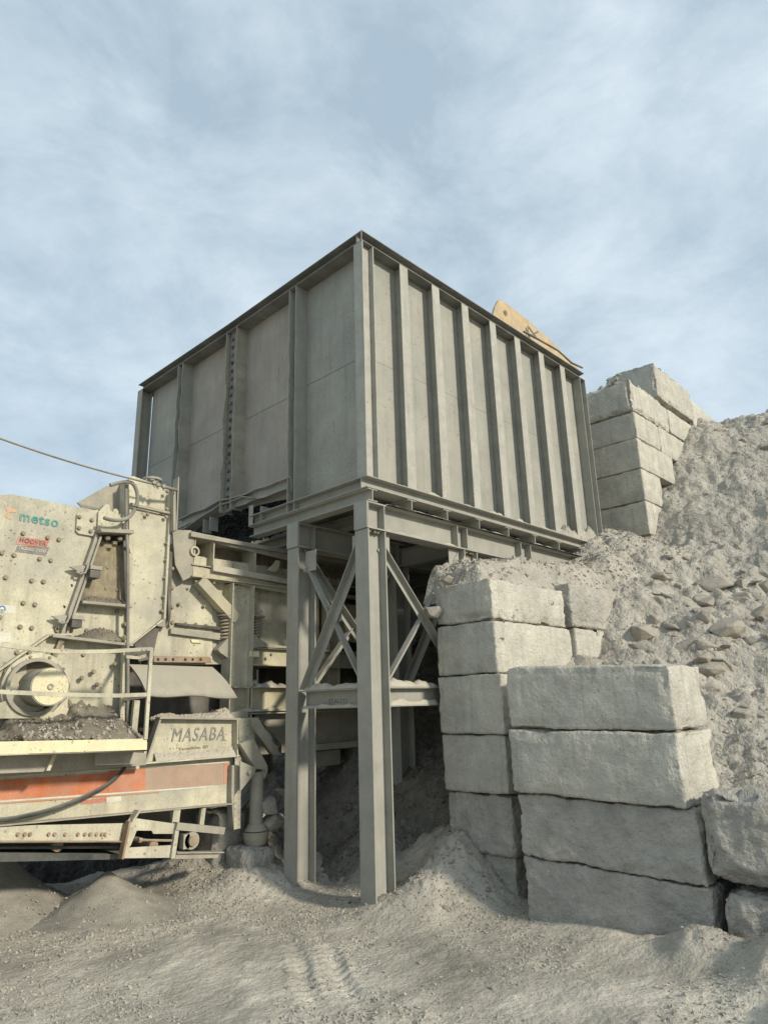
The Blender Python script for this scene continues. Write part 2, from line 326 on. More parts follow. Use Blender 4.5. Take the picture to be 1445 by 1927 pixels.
# fill between the hopper and the upper block wall
def fill_mesh():
    m = MB(); nx, nz = 26, 70
    vs = []; fs = []
    for j in range(nz+1):
        for i in range(nx+1):
            x = 5.62+(6.95-5.62)*i/nx; z = 4.2+3.75*j/nz
            y = 1.35+.12*noise.fractal(V((x*4, 4, z*4)), .6, 2.1, 5)-.3*(1-j/nz)**3+.08*abs(noise.noise(V((x*9, 1, z*9)))); vs.append((x, y, z))
    for j in range(nz):
        for i in range(nx): a = j*(nx+1)+i; fs.append([a, a+1, a+nx+2, a+nx+1])
    b = len(vs)
    for j in range(30):
        for i in range(nx+1):
            x = 5.62+(6.95-5.62)*i/nx; y = vs[nz*(nx+1)+i][1]+j*.2; vs.append((x, y, 7.95+.13*noise.fractal(V((x*2, y*2, 1)), .8, 2.1, 3)*(1 if j else 0)))
    for j in range(29):
        for i in range(nx): a = b+j*(nx+1)+i; fs.append([a, a+1, a+nx+2, a+nx+1])
    m.add(vs, fs); return m
def pile(cx, cy, h, r, m, lab, seed):
    n, k = 64, 22; vs = [V((cx, cy, h+gr_h(cx, cy, False)))]; fs = []
    for j in range(1, k+1):
        for i in range(n):
            a = i/n*2*math.pi; rr_ = r*j/k*(1+.12*noise.noise(V((math.cos(a)*1.3, math.sin(a)*1.3, seed)))); x, y = cx+rr_*math.cos(a), cy+rr_*math.sin(a); t = j/k
            z = gr_h(x, y)*sstep(.6, 1, t)+gr_h(cx, cy, False)*(1-sstep(.6, 1, t))+h*((1-t)**1.55)-.012*t*sstep(.9, 1, t)+.012*noise.noise(V((x*9, y*9, seed)))
            if j < 3: z -= .02*(3-j)*0
            vs.append(V((x, y, z)))
    for i in range(n): fs.append([0, 1+i, 1+(i+1) % n])
    for j in range(k-1):
        for i in range(n): a = 1+j*n+i; b = 1+j*n+(i+1) % n; fs.append([a, a+n, b+n, b])
    return tag(MB().add(vs, fs).build('grit_pile', m, None, smooth=True), lab, 'grit pile')
pile(-1.6, 2.25, .37, .8, M['pile'], 'smooth grey cone of fine grit spilled below the conveyor belt', 1)
pile(-2.4, 2.9, .54, .8, M['pile'], 'dark cone of grit in the shadow behind the lit one below the belt', 2)
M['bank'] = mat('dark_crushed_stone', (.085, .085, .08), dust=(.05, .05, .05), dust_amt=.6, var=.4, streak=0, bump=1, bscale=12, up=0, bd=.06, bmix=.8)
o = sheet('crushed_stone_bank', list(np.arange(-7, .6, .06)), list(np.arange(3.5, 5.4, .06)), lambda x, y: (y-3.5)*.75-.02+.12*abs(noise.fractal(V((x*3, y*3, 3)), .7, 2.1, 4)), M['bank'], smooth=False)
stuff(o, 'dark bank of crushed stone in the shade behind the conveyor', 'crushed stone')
o = fill_mesh().build('ramp_fill', M['hill'], smooth=True); structure(o)

# ------------------------------------------------------------------ rocks
def rock_bm(seed, n=15, flat=.75):
    rnd = random.Random(seed); bm = bmesh.new()
    for _ in range(n):
        v = V((rnd.gauss(0, 1), rnd.gauss(0, 1), rnd.gauss(0, 1))).normalized(); v *= rnd.uniform(.8, 1.05)
        bm.verts.new((v.x*rnd.uniform(.9, 1.1), v.y*.85, v.z*flat))
    r = bmesh.ops.convex_hull(bm, input=bm.verts[:])
    bmesh.ops.delete(bm, geom=[g for g in r['geom_interior'] if isinstance(g, bmesh.types.BMVert)], context='VERTS')
    bmesh.ops.bevel(bm, geom=bm.edges[:], offset=.05, segments=1, affect='EDGES')
    me = bpy.data.meshes.new('rock'); bm.to_mesh(me); bm.free(); me.materials.append(M['rock']); return me
ROCKS = [rock_bm(i, 12+i % 7, .6+.05*(i % 6)) for i in range(14)]
_rk = [0]
def rock(loc, s, label='angular grey rock half buried in the dusty slope', group='loose rocks on the slope', stretch=1.0):
    if label.startswith('angular grey rock'):
        zz = loc[2]
        label, group = (('grey rock lying along the crest of the dirt slope', 'rocks on the slope crest') if zz > 6.3 else
                        ('small rock on the open dirt below the upper block wall', 'rocks below the upper wall') if zz > 4.1 else
                        ('angular rock in the broken rocky patch halfway up the slope', 'rocks in the rocky patch') if zz > 2.6 else
                        ('angular rock low on the slope just behind the front block stack', 'rocks behind the front stack'))
    i = _rk[0]; _rk[0] += 1; o = bpy.data.objects.new('rock', ROCKS[i % 14]); C.objects.link(o)
    o.location = loc; o.scale = (s*stretch, s, s*.95); o.rotation_euler = (random.uniform(-.5, .5), random.uniform(-.5, .5), random.uniform(0, 6.3))
    return tag(o, label, 'rock', group)
def hit(px, py, hf, t0=5, t1=24):
    d = ray(px, py); t = t0
    while t < t1:
        p = CAM+d*t
        if p.z < hf(p.x, p.y): return p
        t += .04
    return None
HR = [(1238,1087,16,'brown grey boulder standing proud on the slope above the square block',None),(1345,1095,26,'large pale angular boulder, the highest big one on the rocky slope',None),(1262,1120,17,0,0),(1255,1075,9,0,0),(1320,1128,20,0,0),
      (1370,1180,30,'broad boulder in the middle of the cracked rocky patch',None),(1395,1120,26,0,0),(1430,1150,26,0,0),(1365,1215,16,0,0),(1412,1205,14,0,0),(1205,1190,28,'flat wedge shaped slab tilted beside the small square block',None),(1290,1225,30,'long low slab lying just behind the top front block',None),(1335,1290,22,0,0),
      (1325,1250,18,0,0),(1398,1330,12,0,0),(1420,1345,16,0,0),(1352,1330,9,0,0),(1345,1350,7,0,0),(1385,1030,12,0,0),(1350,1022,9,0,0),(1290,1050,9,0,0),(1205,1052,11,0,0),(1180,1060,8,0,0),(1160,1048,7,0,0),(1195,1044,6,0,0),(1130,1040,6,0,0),
      (1375,800,14,0,0),(1350,808,9,0,0),(1395,830,12,0,0),(1430,840,13,0,0),(1410,800,8,0,0),(1440,790,10,0,0),(1360,795,6,0,0),(1420,785,7,0,0),(1385,850,8,0,0),
      (1225,900,5,0,0),(1290,940,5,0,0),(1330,930,4,0,0),(1300,1000,6,0,0),(1420,960,6,0,0),(1385,1250,12,0,0),(1440,1080,15,0,0),(1300,1170,10,0,0),(1275,1160,8,0,0),(1270,1190,12,0,0)]
hh = lambda x, y: hill_h(x, y) if x > 1.3 else -9
for (px, py, r, lb, gp) in HR:
    p = hit(px, py, hh)
    if p is None: continue
    s = r/FPX*(p-CAM).length*1.2
    if lb: rock(p-V((0, 0, s*.15)), s, lb, None, 1.25)
    else: rock(p-V((-.45, -.4, .8))*s*.28, s, stretch=random.uniform(1, 1.5))
rnd = random.Random(3)
for k in range(60):
    px, py = rnd.gauss(1345, 80), rnd.gauss(1180, 95)
    if px < 1175 or px > 1470: continue
    p = hit(px, py, hh)
    if p is None or p.z < 1.2: continue
    s = rnd.uniform(.05, .21); rock(p-V((-.45, -.4, .8))*s*.3, s, stretch=random.uniform(1, 1.6))
# rocks in the fill beside the hopper and on top
for k in range(34):
    rock((rnd.uniform(6.95, 8.1), rnd.uniform(-.1, .9), 7.93+abs(rnd.gauss(0, .1))), rnd.uniform(.05, .15), 'loose grey rock on the dumping ledge above the wall', 'loose rocks on top of the wall')
# rocks on the foreground and heaps
GR = [(790,1818,10,'single pale stone alone in the middle of the foreground dirt'),(928,1862,7,'small tan stone on the foreground dirt right of centre'),(652,1700,9,'chunk of grey stone beside the foot of the near column')]
for px, py, r, lb in GR:
    p = hit(px, py, gr_h, 2, 12); s = r/FPX*(p-CAM).length; rock(p+V((0, 0, s*.2)), s, lb, None)
for (px, py, r) in [(500,1515,20),(545,1505,14),(515,1545,26),(548,1560,18),(530,1490,12),(500,1560,14),(555,1590,14),(522,1610,16),(492,1590,12),(540,1640,14)]:
    p = P(px, py, 1, 1.82+random.uniform(-.06, .1)); s = 1.15*r/FPX*(p-CAM).length
    rock(p, s, 'pale angular boulder heaped between the jack leg and the second column', 'boulders heaped beside the jack leg', 1.3)
rh = lambda x, y: gr_h(x, y)
for k in range(60):
    px, py = rnd.uniform(30, 1400), rnd.uniform(1640, 1925)
    p = hit(px, py, rh, 2, 14)
    if p is None: continue
    s = rnd.uniform(.012, .032); rock(p+V((0, 0, s*.1)), s, 'small grey stone scattered on the foreground dirt', 'small stones scattered on the ground')
for k in range(42):
    t = rnd.uniform(0, 1); x = .6+rnd.gauss(.25, .28); y = -.2+rnd.gauss(0, .28)
    if -.05 < x < .3 and -.05 < y < .25: continue
    s = rnd.uniform(.015, .05); rock((x, y, gr_h(x, y)+s*.2), s, 'crumbly clod of dirt on the heap between column and blocks', 'clods on the dirt heap by the near column')
# gravel: many tiny stones as one sheet of stuff
def gravel(name, pts, lo, hi, m, label, seed):
    rs = np.random.RandomState(seed); T = np.array([(1,0,0),(0,1,0),(-1,0,0),(0,-1,0),(0,0,.8),(0,0,-.8)], float)
    F = np.array([(0,1,4),(1,2,4),(2,3,4),(3,0,4),(1,0,5),(2,1,5),(3,2,5),(0,3,5)]); n = len(pts); p = np.array([tuple(q) for q in pts], float)
    sz = lo+(hi-lo)*rs.rand(n)**4; q = rs.normal(size=(n, 4)); q /= np.linalg.norm(q, axis=1)[:, None]; w, x, y, z = q.T
    Rm = np.stack([np.stack([1-2*(y*y+z*z), 2*(x*y-w*z), 2*(x*z+w*y)], -1), np.stack([2*(x*y+w*z), 1-2*(x*x+z*z), 2*(y*z-w*x)], -1), np.stack([2*(x*z-w*y), 2*(y*z+w*x), 1-2*(x*x+y*y)], -1)], 1)
    L = T[None]*(1+.6*(rs.rand(n, 6, 1)-.5))*(np.array([1.25, .9, .7])+.3*rs.rand(n, 1, 3)); vs = np.einsum('nij,nkj->nki', Rm, L)*sz[:, None, None]+p[:, None]
    fs = (F[None]+6*np.arange(n)[:, None, None]).reshape(-1, 3)
    me = bpy.data.meshes.new(name); me.from_pydata(vs.reshape(-1, 3).tolist(), [], fs.tolist()); me.materials.append(m)
    o = bpy.data.objects.new(name, me); C.objects.link(o); return stuff(o, label, 'gravel')
pts = []
while len(pts) < 42000:
    x, y = rnd.uniform(-4.3, 1.8), rnd.uniform(-4.4, 3.4)
    dn = .22+1.6*noise.noise(V((x*.9, y*.9, 5)))+.7*noise.noise(V((x*3, y*3, 5)))
    if y > .3 and y < 2.8 and x < .5: dn += .3
    if rnd.random() < dn: pts.append((x, y, gr_h(x, y)+.001))
gravel('gravel', pts, .0018, .017, M['pebble'], 'fine crushed gravel strewn over the yard ground', 1)
pts = []
while len(pts) < 12000:
    r = rnd.random()
    x, y = 1.7+9.5*r**1.4, rnd.uniform(-6, -.3)
    if x < 2.66 and y > -.83: continue
    pts.append((x, y, hill_h(x, y)))
gravel('slope_gravel', pts, .005, .028, M['rock'], 'loose stones and grit scattered down the dusty slope', 2)
pts = []
for k in range(3500):
    x, y = rnd.uniform(1.1, 6.8), rnd.uniform(-.84, .12); pts.append((x, y, bench_h(x, y)))
for k in range(4000):
    x, y = rnd.uniform(.5, 4), rnd.uniform(-.2, 3); pts.append((x, y, under_h(x, y)))
gravel('rubble_grit', pts[:3500], .006, .04, M['rock'], 'broken grit lying on the bench and under the hopper', 5)

gravel('shaded_grit', pts[3500:], .006, .05, M['shade_toned_dirt'], 'broken grit on the slope below the hopper, coloured dark for the shade', 6)
for k, (cx, cy, h, r) in enumerate(((-1.6, 2.25, .37, .8), (-2.4, 2.9, .54, .8))):
    p_ = []
    for i in range(900):
        a = rnd.uniform(0, 6.28); t = min(1.25, .25+abs(rnd.gauss(.55, .28))); x, y = cx+r*t*math.cos(a), cy+r*t*math.sin(a)
        z = gr_h(x, y)*sstep(.6, 1, t)+gr_h(cx, cy, False)*(1-sstep(.6, 1, t))+h*(max(0, 1-t)**1.55); p_.append((x, y, z))
    gravel('pile_grit', p_, .003, .017, M['pebble'], 'coarse grit rolled down the '+('lit' if k == 0 else 'shaded')+' pile below the conveyor', 40+k)
# ------------------------------------------------------------------ concrete blocks
def block(c4, z0, z1, label, rough=0, seed=0, rad=.012, chip=.022, group=None):
    "c4: four XY corners (near, right, back, left); z0, z1 number or 4 heights"
    z0 = [z0]*4 if isinstance(z0, (int, float)) else z0; z1 = [z1]*4 if isinstance(z1, (int, float)) else z1
    B = [V((c4[i][0], c4[i][1], z0[i])) for i in range(4)]; T = [V((c4[i][0], c4[i][1], z1[i])) for i in range(4)]
    cen = sum(B+T, V((0, 0, 0)))/8
    L = [(B[1]-B[0]).length, (B[3]-B[0]).length, (T[0]-B[0]).length]
    n = [max(4, int(l/(.03 if not rough else .022))) for l in L]
    idx = {}; vs = []; fs = []
    def vert(i, j, k):
        key = (i, j, k)
        if key in idx: return idx[key]
        q = [(i/n[0]-.5)*L[0], (j/n[1]-.5)*L[1], (k/n[2]-.5)*L[2]]
        r = rad*(1+.9*noise.noise(V(q)*2.5+V((seed*3.1, 1, 2))))
        cl = [max(-L[a]/2+r, min(L[a]/2-r, q[a])) for a in range(3)]
        d = V([q[a]-cl[a] for a in range(3)])
        if d.length > 1e-6: dn = d.normalized(); q = V(cl)+dn*min(r, d.length*1.0)
        else: dn = V((0, 0, 0)); q = V(q)
        edge = sum(1 for a in range(3) if abs(q[a]) > L[a]/2-.09)
        nn = V([1 if i == n[0] else -1 if i == 0 else 0, 1 if j == n[1] else -1 if j == 0 else 0, 1 if k == n[2] else -1 if k == 0 else 0]); nn.normalize()
        sp = V(q)+V((seed*7.3, seed*1.7, 0))
        am = (.004+.012*min(rough, 1))*noise.fractal(sp*4, .5, 2.1, 6)+(.004+.006*min(rough, 1))*noise.noise(sp*28)-(.012+.012*min(rough, 1))*max(0, noise.noise(sp*9)-.25)
        if edge >= 2: am -= 1.3*chip*max(0, noise.noise(sp*4.2)-.05)+.5*chip*abs(noise.noise(sp*15))
        if rough == 2: am -= .010*abs(math.sin((sp.x*.9-sp.z*1.4)*16+3*noise.noise(sp*2)))*max(0, noise.noise(sp*1.6)+.3)+.008*abs(noise.noise(sp*22))
        q = V(q)+nn*am
        u, v_, w_ = (q[0]/L[0]+.5, q[1]/L[1]+.5, q[2]/L[2]+.5)
        lo = (B[0]*(1-u)+B[1]*u)*(1-v_)+(B[3]*(1-u)+B[2]*u)*v_; hi = (T[0]*(1-u)+T[1]*u)*(1-v_)+(T[3]*(1-u)+T[2]*u)*v_
        idx[key] = len(vs); vs.append(lo*(1-w_)+hi*w_-cen); return idx[key]
    for a, b, c in ((0, 1, 2), (1, 2, 0), (0, 2, 1)):
        for side in (0, n[c]):
            for i in range(n[a]):
                for j in range(n[b]):
                    def g(ii, jj):
                        t = [0, 0, 0]; t[a] = ii; t[b] = jj; t[c] = side; return vert(*t)
                    fs.append([g(i, j), g(i+1, j), g(i+1, j+1), g(i, j+1)])
    me = bpy.data.meshes.new('concrete_block'); me.from_pydata(vs, [], fs); me.materials.append(M['concrete_rough' if rough else 'concrete'])
    bm = bmesh.new(); bm.from_mesh(me); bmesh.ops.recalc_face_normals(bm, faces=bm.faces); bm.to_mesh(me); bm.free()
    me.polygons.foreach_set('use_smooth', [True]*len(me.polygons))
    o = bpy.data.objects.new('concrete_block', me); C.objects.link(o); o.location = cen
    return tag(o, label, 'concrete block', group or 'stacked concrete retaining blocks')
A, Bq, nb = V((.68, -1.19)), V((.97, -2.70)), V((.70, -.02))
def fr(da=0, db=0, dn=0, w=1):
    d = (Bq-A).normalized(); a = A+d*da+nb.normalized()*dn; b = Bq+d*db+nb.normalized()*dn; return [tuple(a), tuple(b), tuple(b+nb*w), tuple(a+nb)]
block(fr(0, 0, .0), [1.665, 1.63, 1.635, 1.665], [2.255, 2.195, 2.195, 2.255], 'top concrete block of the front stack, crisp pale right end', seed=1, rad=.014, chip=.045)
block(fr(.0, .0, -.02, 1.08), [1.09, 1.01, 1.015, 1.09], [1.66, 1.625, 1.63, 1.66], 'second block down in the front stack, greenish grey with a bright right end', seed=2, rad=.014, chip=.045)
block(fr(.02, .06, .02), [.545, .43, .435, .545], [1.085, 1.005, 1.01, 1.085], 'third block down in the front stack, pitted with diagonal scrape marks', rough=2, seed=3, rad=.02)
block(fr(.03, .07, .03), [-.1, -.12, -.1, -.1], [.54, .425, .43, .54], 'bottom block of the front stack, mud stained and sunk in dirt', rough=1, seed=4, rad=.025)
def row(x0, x1, y0=-.84, y1=-.02, dx=0): return [(x0, y0), (x1, y0), (x1+dx, y1), (x0+dx, y1)]
block(row(1.05, 2.62), 2.782, 3.25, 'top block of the tall corner stack, rounded end capped with dirt', rough=0, seed=5, rad=.03, chip=.06)
block(row(1.06, 2.70), 2.215, 2.78, 'second block down in the tall corner stack, bright cream side face', seed=6)
block(row(1.0, 2.75, -.92, -.05), 1.592, 2.21, 'third block down in the tall corner stack, jutting out to the left', seed=7, rad=.02)
block(row(1.03, 2.75, -.90, -.05), 1.002, 1.59, 'fourth block down in the tall corner stack, smooth shaded end', seed=8, rad=.02)
block(row(1.06, 2.75, -.90, -.05), .422, 1.0, 'fifth block down in the tall corner stack, rounded worn lower edge', rough=1, seed=9, rad=.035)
block(row(1.10, 2.75, -.86, -.05), -.15, .42, 'lowest block of the tall corner stack, half buried in dirt', rough=1, seed=10, rad=.03)
block(row(2.665, 3.6, -.9, -.1), 2.80, 3.36, 'small upper block with a rough dark left edge beside the cream faced block', rough=1, seed=11, rad=.025)
block(row(2.74, 3.6, -.88, -.1), 2.2, 2.79, 'small lower block wedged between cream faced block and slope', seed=12, rad=.02)
block([(.90,-2.79),(1.22,-3.85),(1.85,-3.75),(1.55,-2.74)], [.50,.44,.44,.50], [1.18,1.19,1.15,1.14], 'large rounded lumpy block at the right edge beside the front stack', rough=1, seed=13, rad=.13, chip=.1)
block([(.97,-2.86),(1.25,-3.85),(1.85,-3.75),(1.6,-2.8)], -.2, [.44,.38,.38,.44], 'rough low block under the large rounded block at the right edge', rough=1, seed=14, rad=.09, chip=.08)
def uw(x0, x1, z0, z1, lb, seed, y0=-.3, y1=1.5, **k): return block([(x0, y0), (x1, y0), (x1, y1), (x0, y1)], z0, z1, lb, seed=seed, **k)
uw(6.9, 8.72, 7.23, [7.90, 7.85, 7.85, 7.95], 'highest corner block of the upper wall with a broken lower left edge', 21, rad=.03, chip=.14)
uw(6.93, 8.05, 6.67, 7.22, 'second corner block of the upper wall marked with curved scratches', 22, rad=.03)
uw(6.9, 8.55, 6.06, 6.66, 'third corner block of the upper wall, long clean right face', 23)
uw(6.9, 7.75, 5.43, 6.05, 'fourth corner block of the upper wall, above the lowest full one', 24)
uw(6.9, 7.9, 4.78, 5.42, 'fifth corner block of the upper wall, narrow right face tapering into the slope', 25)
uw(6.95, 7.9, 4.2, 4.77, 'bottom corner block of the upper wall, only its top edge above the dirt', 26)
uw(8.10, 9.7, 6.66, 7.24, 'block right of the scratched corner block, running into the slope', 27, y0=-.28)
uw(8.75, 10.1, 7.28, 7.82, 'block right of the highest corner block, below the long sloping one', 28, y0=-.28)
uw(8.25, 10.2, 7.93, [8.74, 8.68, 8.62, 8.80], 'tall pointed block on the very top of the upper wall', 29, y0=-.32, y1=.8, rad=.03, chip=.1)
uw(10.22, 11.7, 7.75, [8.52, 8.45, 8.4, 8.55], 'long top block at the far right end of the upper wall', 30, y0=-.3, y1=.6, rad=.03)
uw(10.0, 13.2, 8.15, [8.9, 8.3, 8.3, 8.9], 'dust covered mound shaped block behind the far right end of the upper wall', 31, y0=.75, y1=1.6, rad=.2, rough=1)
rock((1.2, -1.75, 2.27), .11, 'low rounded stone sitting on the top front block', None)
for k in range(9): rock((1.22+.03*k, -1.85-.09*k+rnd.uniform(-.04, .1), 2.24), rnd.uniform(.03, .06), 'small stone along the back edge of the top front block', 'small stones on the top front block')
rock((1.0, -.05, 2.95), .17, 'pale stone stuck on the left side of the tall corner stack', None)
rock((1.02, -.25, 3.3), .1, 'small pale stone on the left corner of the tall stack', None)

# ------------------------------------------------------------------ hopper
H = thing('steel_hopper', 'big grey steel hopper bin with vertical ribs standing on the braced frame', 'hopper', (0, 0, 4.12))
S = M['steel']; HX, HY, ZT, ZB = 5.65, 5.85, 7.67, 4.41
pn = .16
# panels: right side
m = MB().box(.2, HX-.1, pn, pn+.012, ZB, ZT-.1); 
m.build('side_panel', M['steel_panel'], H)
MB().box(HX-.112, HX-.1, pn, HY-.2, ZB, ZT-.1).build('side_panel', M['steel_panel'], H)
MB().box(.2, HX-.1, HY-.21, HY-.2, ZB+.0, ZT-.1).build('side_panel', M['steel_panel'], H)
# front panels between ribs on the x=.2 plane; two outer ones grey, two inner ones browner
ribsY = [1.30, 2.72, 4.28]
def fpanel(y0, y1, zb0, zb1, mt, lab=None):
    pts = [(.2, y0, ZT-.1), (.2, y1, ZT-.1)]; k = 9
    for i in range(k):
        t = i/(k-1); y = y1+(y0-y1)*t; z = zb1+(zb0-zb1)*t; pts.append((.2, y, z+(.03*noise.noise(V((y*3, 1, 0))) if 0 < i < k-1 else 0)))
    MB().prism(pts, (.012, 0, 0)).build('front_panel', mt, H, label=lab)
fpanel(.2, 1.42, ZB, ZB, M['steel_panel'])
fpanel(1.42, 2.80, 4.55, 4.66, M['steel_panel_brown'], 'browner worn front panel with a ragged bottom edge')
fpanel(2.86, 4.33, 4.70, 4.60, M['steel_panel_brown'], 'brownish worn front panel behind the bolted joint')
fpanel(4.36, 5.655, 4.50, 4.50, M['steel_panel'])
# weld seams
m = MB()
m.box(.196, .2, .2, 1.3, 6.06, 6.064); m.box(.196, .2, 1.45, 2.7, 6.02, 6.025); m.box(.196, .2, 3.0, 4.25, 6.06, 6.065); m.box(.196, .2, 4.4, 5.6, 6.05, 6.054)
m.build('weld_seam', M['rim'], H)
m = MB()
for i, x0 in enumerate([.22, .86, 1.52, 2.19, 2.87, 3.55, 4.25, 4.93]): m.box(x0, x0+.5, .157, .16, 6.03+.012*(i % 3), 6.034+.012*(i % 3))
m.build('weld_seam', M['steel'], H)
rs_ = random.Random(12)
for k in range(26):
    if k % 2: yy = rs_.choice([.3, .5, .8, 1.1, 1.6, 1.9, 2.2, 2.5, 3.2, 3.5, 3.9, 4.6, 5.0, 5.4])+rs_.uniform(-.08, .08); zz = rs_.uniform(4.9, 7.2); L = rs_.uniform(.05, .28); MB().prism([(.1985, yy, zz), (.1985, yy+.008, zz-.01), (.1985, yy+rs_.uniform(-.03, .03), zz-L)], (.001, 0, 0)).build('scratch', M['rim'], H)
    else: xx = rs_.choice([.4, 1.1, 1.75, 2.45, 3.1, 3.8, 4.5, 5.15])+rs_.uniform(-.1, .12); zz = rs_.uniform(4.8, 7.2); L = rs_.uniform(.03, .2); MB().prism([(xx, .1585, zz), (xx+.007, .1585, zz-.01), (xx+rs_.uniform(-.03, .03), .1585, zz-L)], (0, .001, 0)).build('scratch', M['rust'], H)
# rim beams: flat I laid round the top, projecting to the outer faces
def rim(p0, p1, name='rim_beam'):
    MB().beam(p0, p1, (0, 0, 1), Ish(.2, .15, .012, .012)).build(name, M['rim'], H)
zr = ZT-.075
rim((.0, .1, zr), (HX, .1, zr))
rim((.1, .2, zr), (.1, 3.0, zr-.03)); rim((.1, 3.0, zr-.03), (.1, HY, zr-.0))
rim((HX-.1, .2, zr), (HX-.1, HY-.2, zr)); rim((.2, HY-.1, zr), (HX-.2, HY-.1, zr))
# corner plate closing the near end of the rim
MB().box(-.006, .0, -.0, .012, zr-.075, zr+.075).build('rim_plate', M['steel'], H)
zt2 = zr-.078
# ribs on the right side (I, outer flange on y=0)
for i, x in enumerate([.69, 1.345, 2.01, 2.70, 3.37, 4.08, 4.765]):
    MB().beam((x+.078, .08, ZB+.002), (x+.078, .08, zt2), (0, 1, 0), Ish(.155, .159, .011, .009)).build('rib', M['steel_light'], H)
def post(x0, y0, z0, z1, name, parent, mt=S, wx=.28, wy=.21, t=.014):
    "W section: flanges on x=x0 and x=x0+wx, width wy in y"
    MB().beam((x0+wx/2, y0+wy/2, z0), (x0+wx/2, y0+wy/2, z1), (1, 0, 0), Ish(wy, wx, t, t*.8)).build(name, mt, parent)
post(.0, .0, ZB+.002, zt2, 'corner_post', H, mt=M['steel_light'], wx=.2, wy=.155)
post(HX-.2, 0.0, ZB+.002, zt2, 'corner_post', H, wx=.2, wy=.17)
post(.0, HY-.17, ZB+.002, zt2, 'corner_post', H, wx=.2, wy=.17)
post(HX-.2, HY-.17, ZB+.002, zt2, 'corner_post', H, wx=.2, wy=.17)
# ribs on the front (flanges edge on, web recessed, edges battered and wavy)
def wavy(y, zb, amp, seed, th=.012):
    m = MB(); n = 44; a = []; 
    for i in range(n+1):
        z = zb+(zt2-zb)*i/n; e = amp*noise.fractal(V((seed*5.1, z*2.6, 0)), .8, 2.1, 3)*math.sin(math.pi*min(1, max(0.0, i/n)))**.4
        a.append((z, e))
    vs = []
    for z, e in a: vs += [(.0, y+e, z), (.0, y+e+th, z), (.2, y+th, z), (.2, y, z)]
    fs = []
    for i in range(n):
        for k in range(4): fs.append([i*4+k, i*4+(k+1) % 4, i*4+4+(k+1) % 4, i*4+4+k])
    fs += [[0, 1, 2, 3], [n*4+3, n*4+2, n*4+1, n*4]]
    return m.add(vs, fs)
for i, (y, zb, amp) in enumerate([(1.30, 4.28, .022), (4.28, 4.58, .05)]):
    r = MB().box(.095, .105, y+.012, y+.14, zb, zt2).build('rib', S, H)
    wavy(y, zb, amp, i+1).build('rib_flange', S, H); wavy(y+.14, zb, amp, i+7).build('rib_flange', S, H)
y = 2.72
wavy(y, 4.62, .065, 11).build('splice_flange', M['dusty'], H); wavy(y+.26, 4.62, .07, 14).build('splice_flange', M['dusty'], H)  # dusty beige stands for the sunlight on the flange sides
sp = MB().box(.055, .067, y+.05, y+.22, 4.62, zt2-.0); spo = sp.build('splice_plate', M['rim'], H)
bolts([(.055, y+.16, 4.70+k*.133) for k in range(22)], (-1, 0, 0), .024, M['darksteel'], spo)

# base channels
MB().beam((-.02, .08, 4.34), (HX-.1, .08, 4.34), (0, 0, 1), Ish(.2, .14, .01, .01)).build('base_beam', S, H)
MB().beam((.08, .18, 4.34), (.08, 2.24, 4.34), (0, 0, 1), Ish(.2, .14, .01, .01)).build('base_beam', S, H)
# bent remains of the front base beam further along
def bent(pts, wd, dz, name, mt=S, parent=None):
    m = MB(); n = len(pts)
    vs = []
    for p in pts: vs += [V(p), V(p)+V((wd, 0, 0)), V(p)+V((wd, 0, dz)), V(p)+V((0, 0, dz))]
    fs = []
    for i in range(n-1):
        for k in range(4): fs.append([i*4+k, i*4+(k+1) % 4, i*4+4+(k+1) % 4, i*4+4+k])
    fs += [[0, 1, 2, 3], [n*4-1, n*4-2, n*4-3, n*4-4]]
    return m.add(vs, fs).build(name, mt, parent or H)
def onx(L, x=0.0): return [P(a, b, 0, x) for a, b in L]
bent(onx([(545,898),(520,907),(500,916),(480,921),(460,931),(435,938),(411,943),(385,958),(360,966),(335,979)]), .16, .015, 'bent_flange')
bent(onx([(545,900),(520,909),(500,918),(480,923),(460,933),(435,940),(411,945),(385,960),(360,968),(335,981)], .07), .012, -.13, 'bent_web')
bent(onx([(474,937),(455,935),(430,946),(411,951),(400,960),(375,975),(352,992),(335,999)], .0), .18, .012, 'bent_flange')
MB().box(-.0, .012, 2.18, 2.27, 4.27, 4.56).build('end_plate', S, H)
MB().box(.0, .16, 2.0, 2.012, 4.27, 4.5).build('gusset', S, H)
for yy in (3.25, 3.42, 3.95): MB().box(.01, .15, yy, yy+.012, 4.42, 4.62).build('gusset', S, H)
bent(onx([(545,898),(547,925)]), .16, .01, 'stub_flange')
# cross beams under the base (along y) whose ends show on the right side
for i, x in enumerate([0, .66, 1.33, 2.0, 2.68, 3.36, 4.04, 4.72, 5.4]):
    yl = 2.24 if i == 0 else 5.6
    MB().beam((x+.075, -.01, 4.195), (x+.075, yl, 4.195), (0, 0, 1), Ish(.15, .146, .012, .012)).build('cross_beam', S, H)
MB().box(.25, HX-.15, .25, 1.95, 4.275, 4.285).build('floor_plate', M['darksteel'], H)
MB().box(1.9, HX-.15, 1.95, HY-.25, 4.275, 4.285).build('floor_plate', M['darksteel'], H)
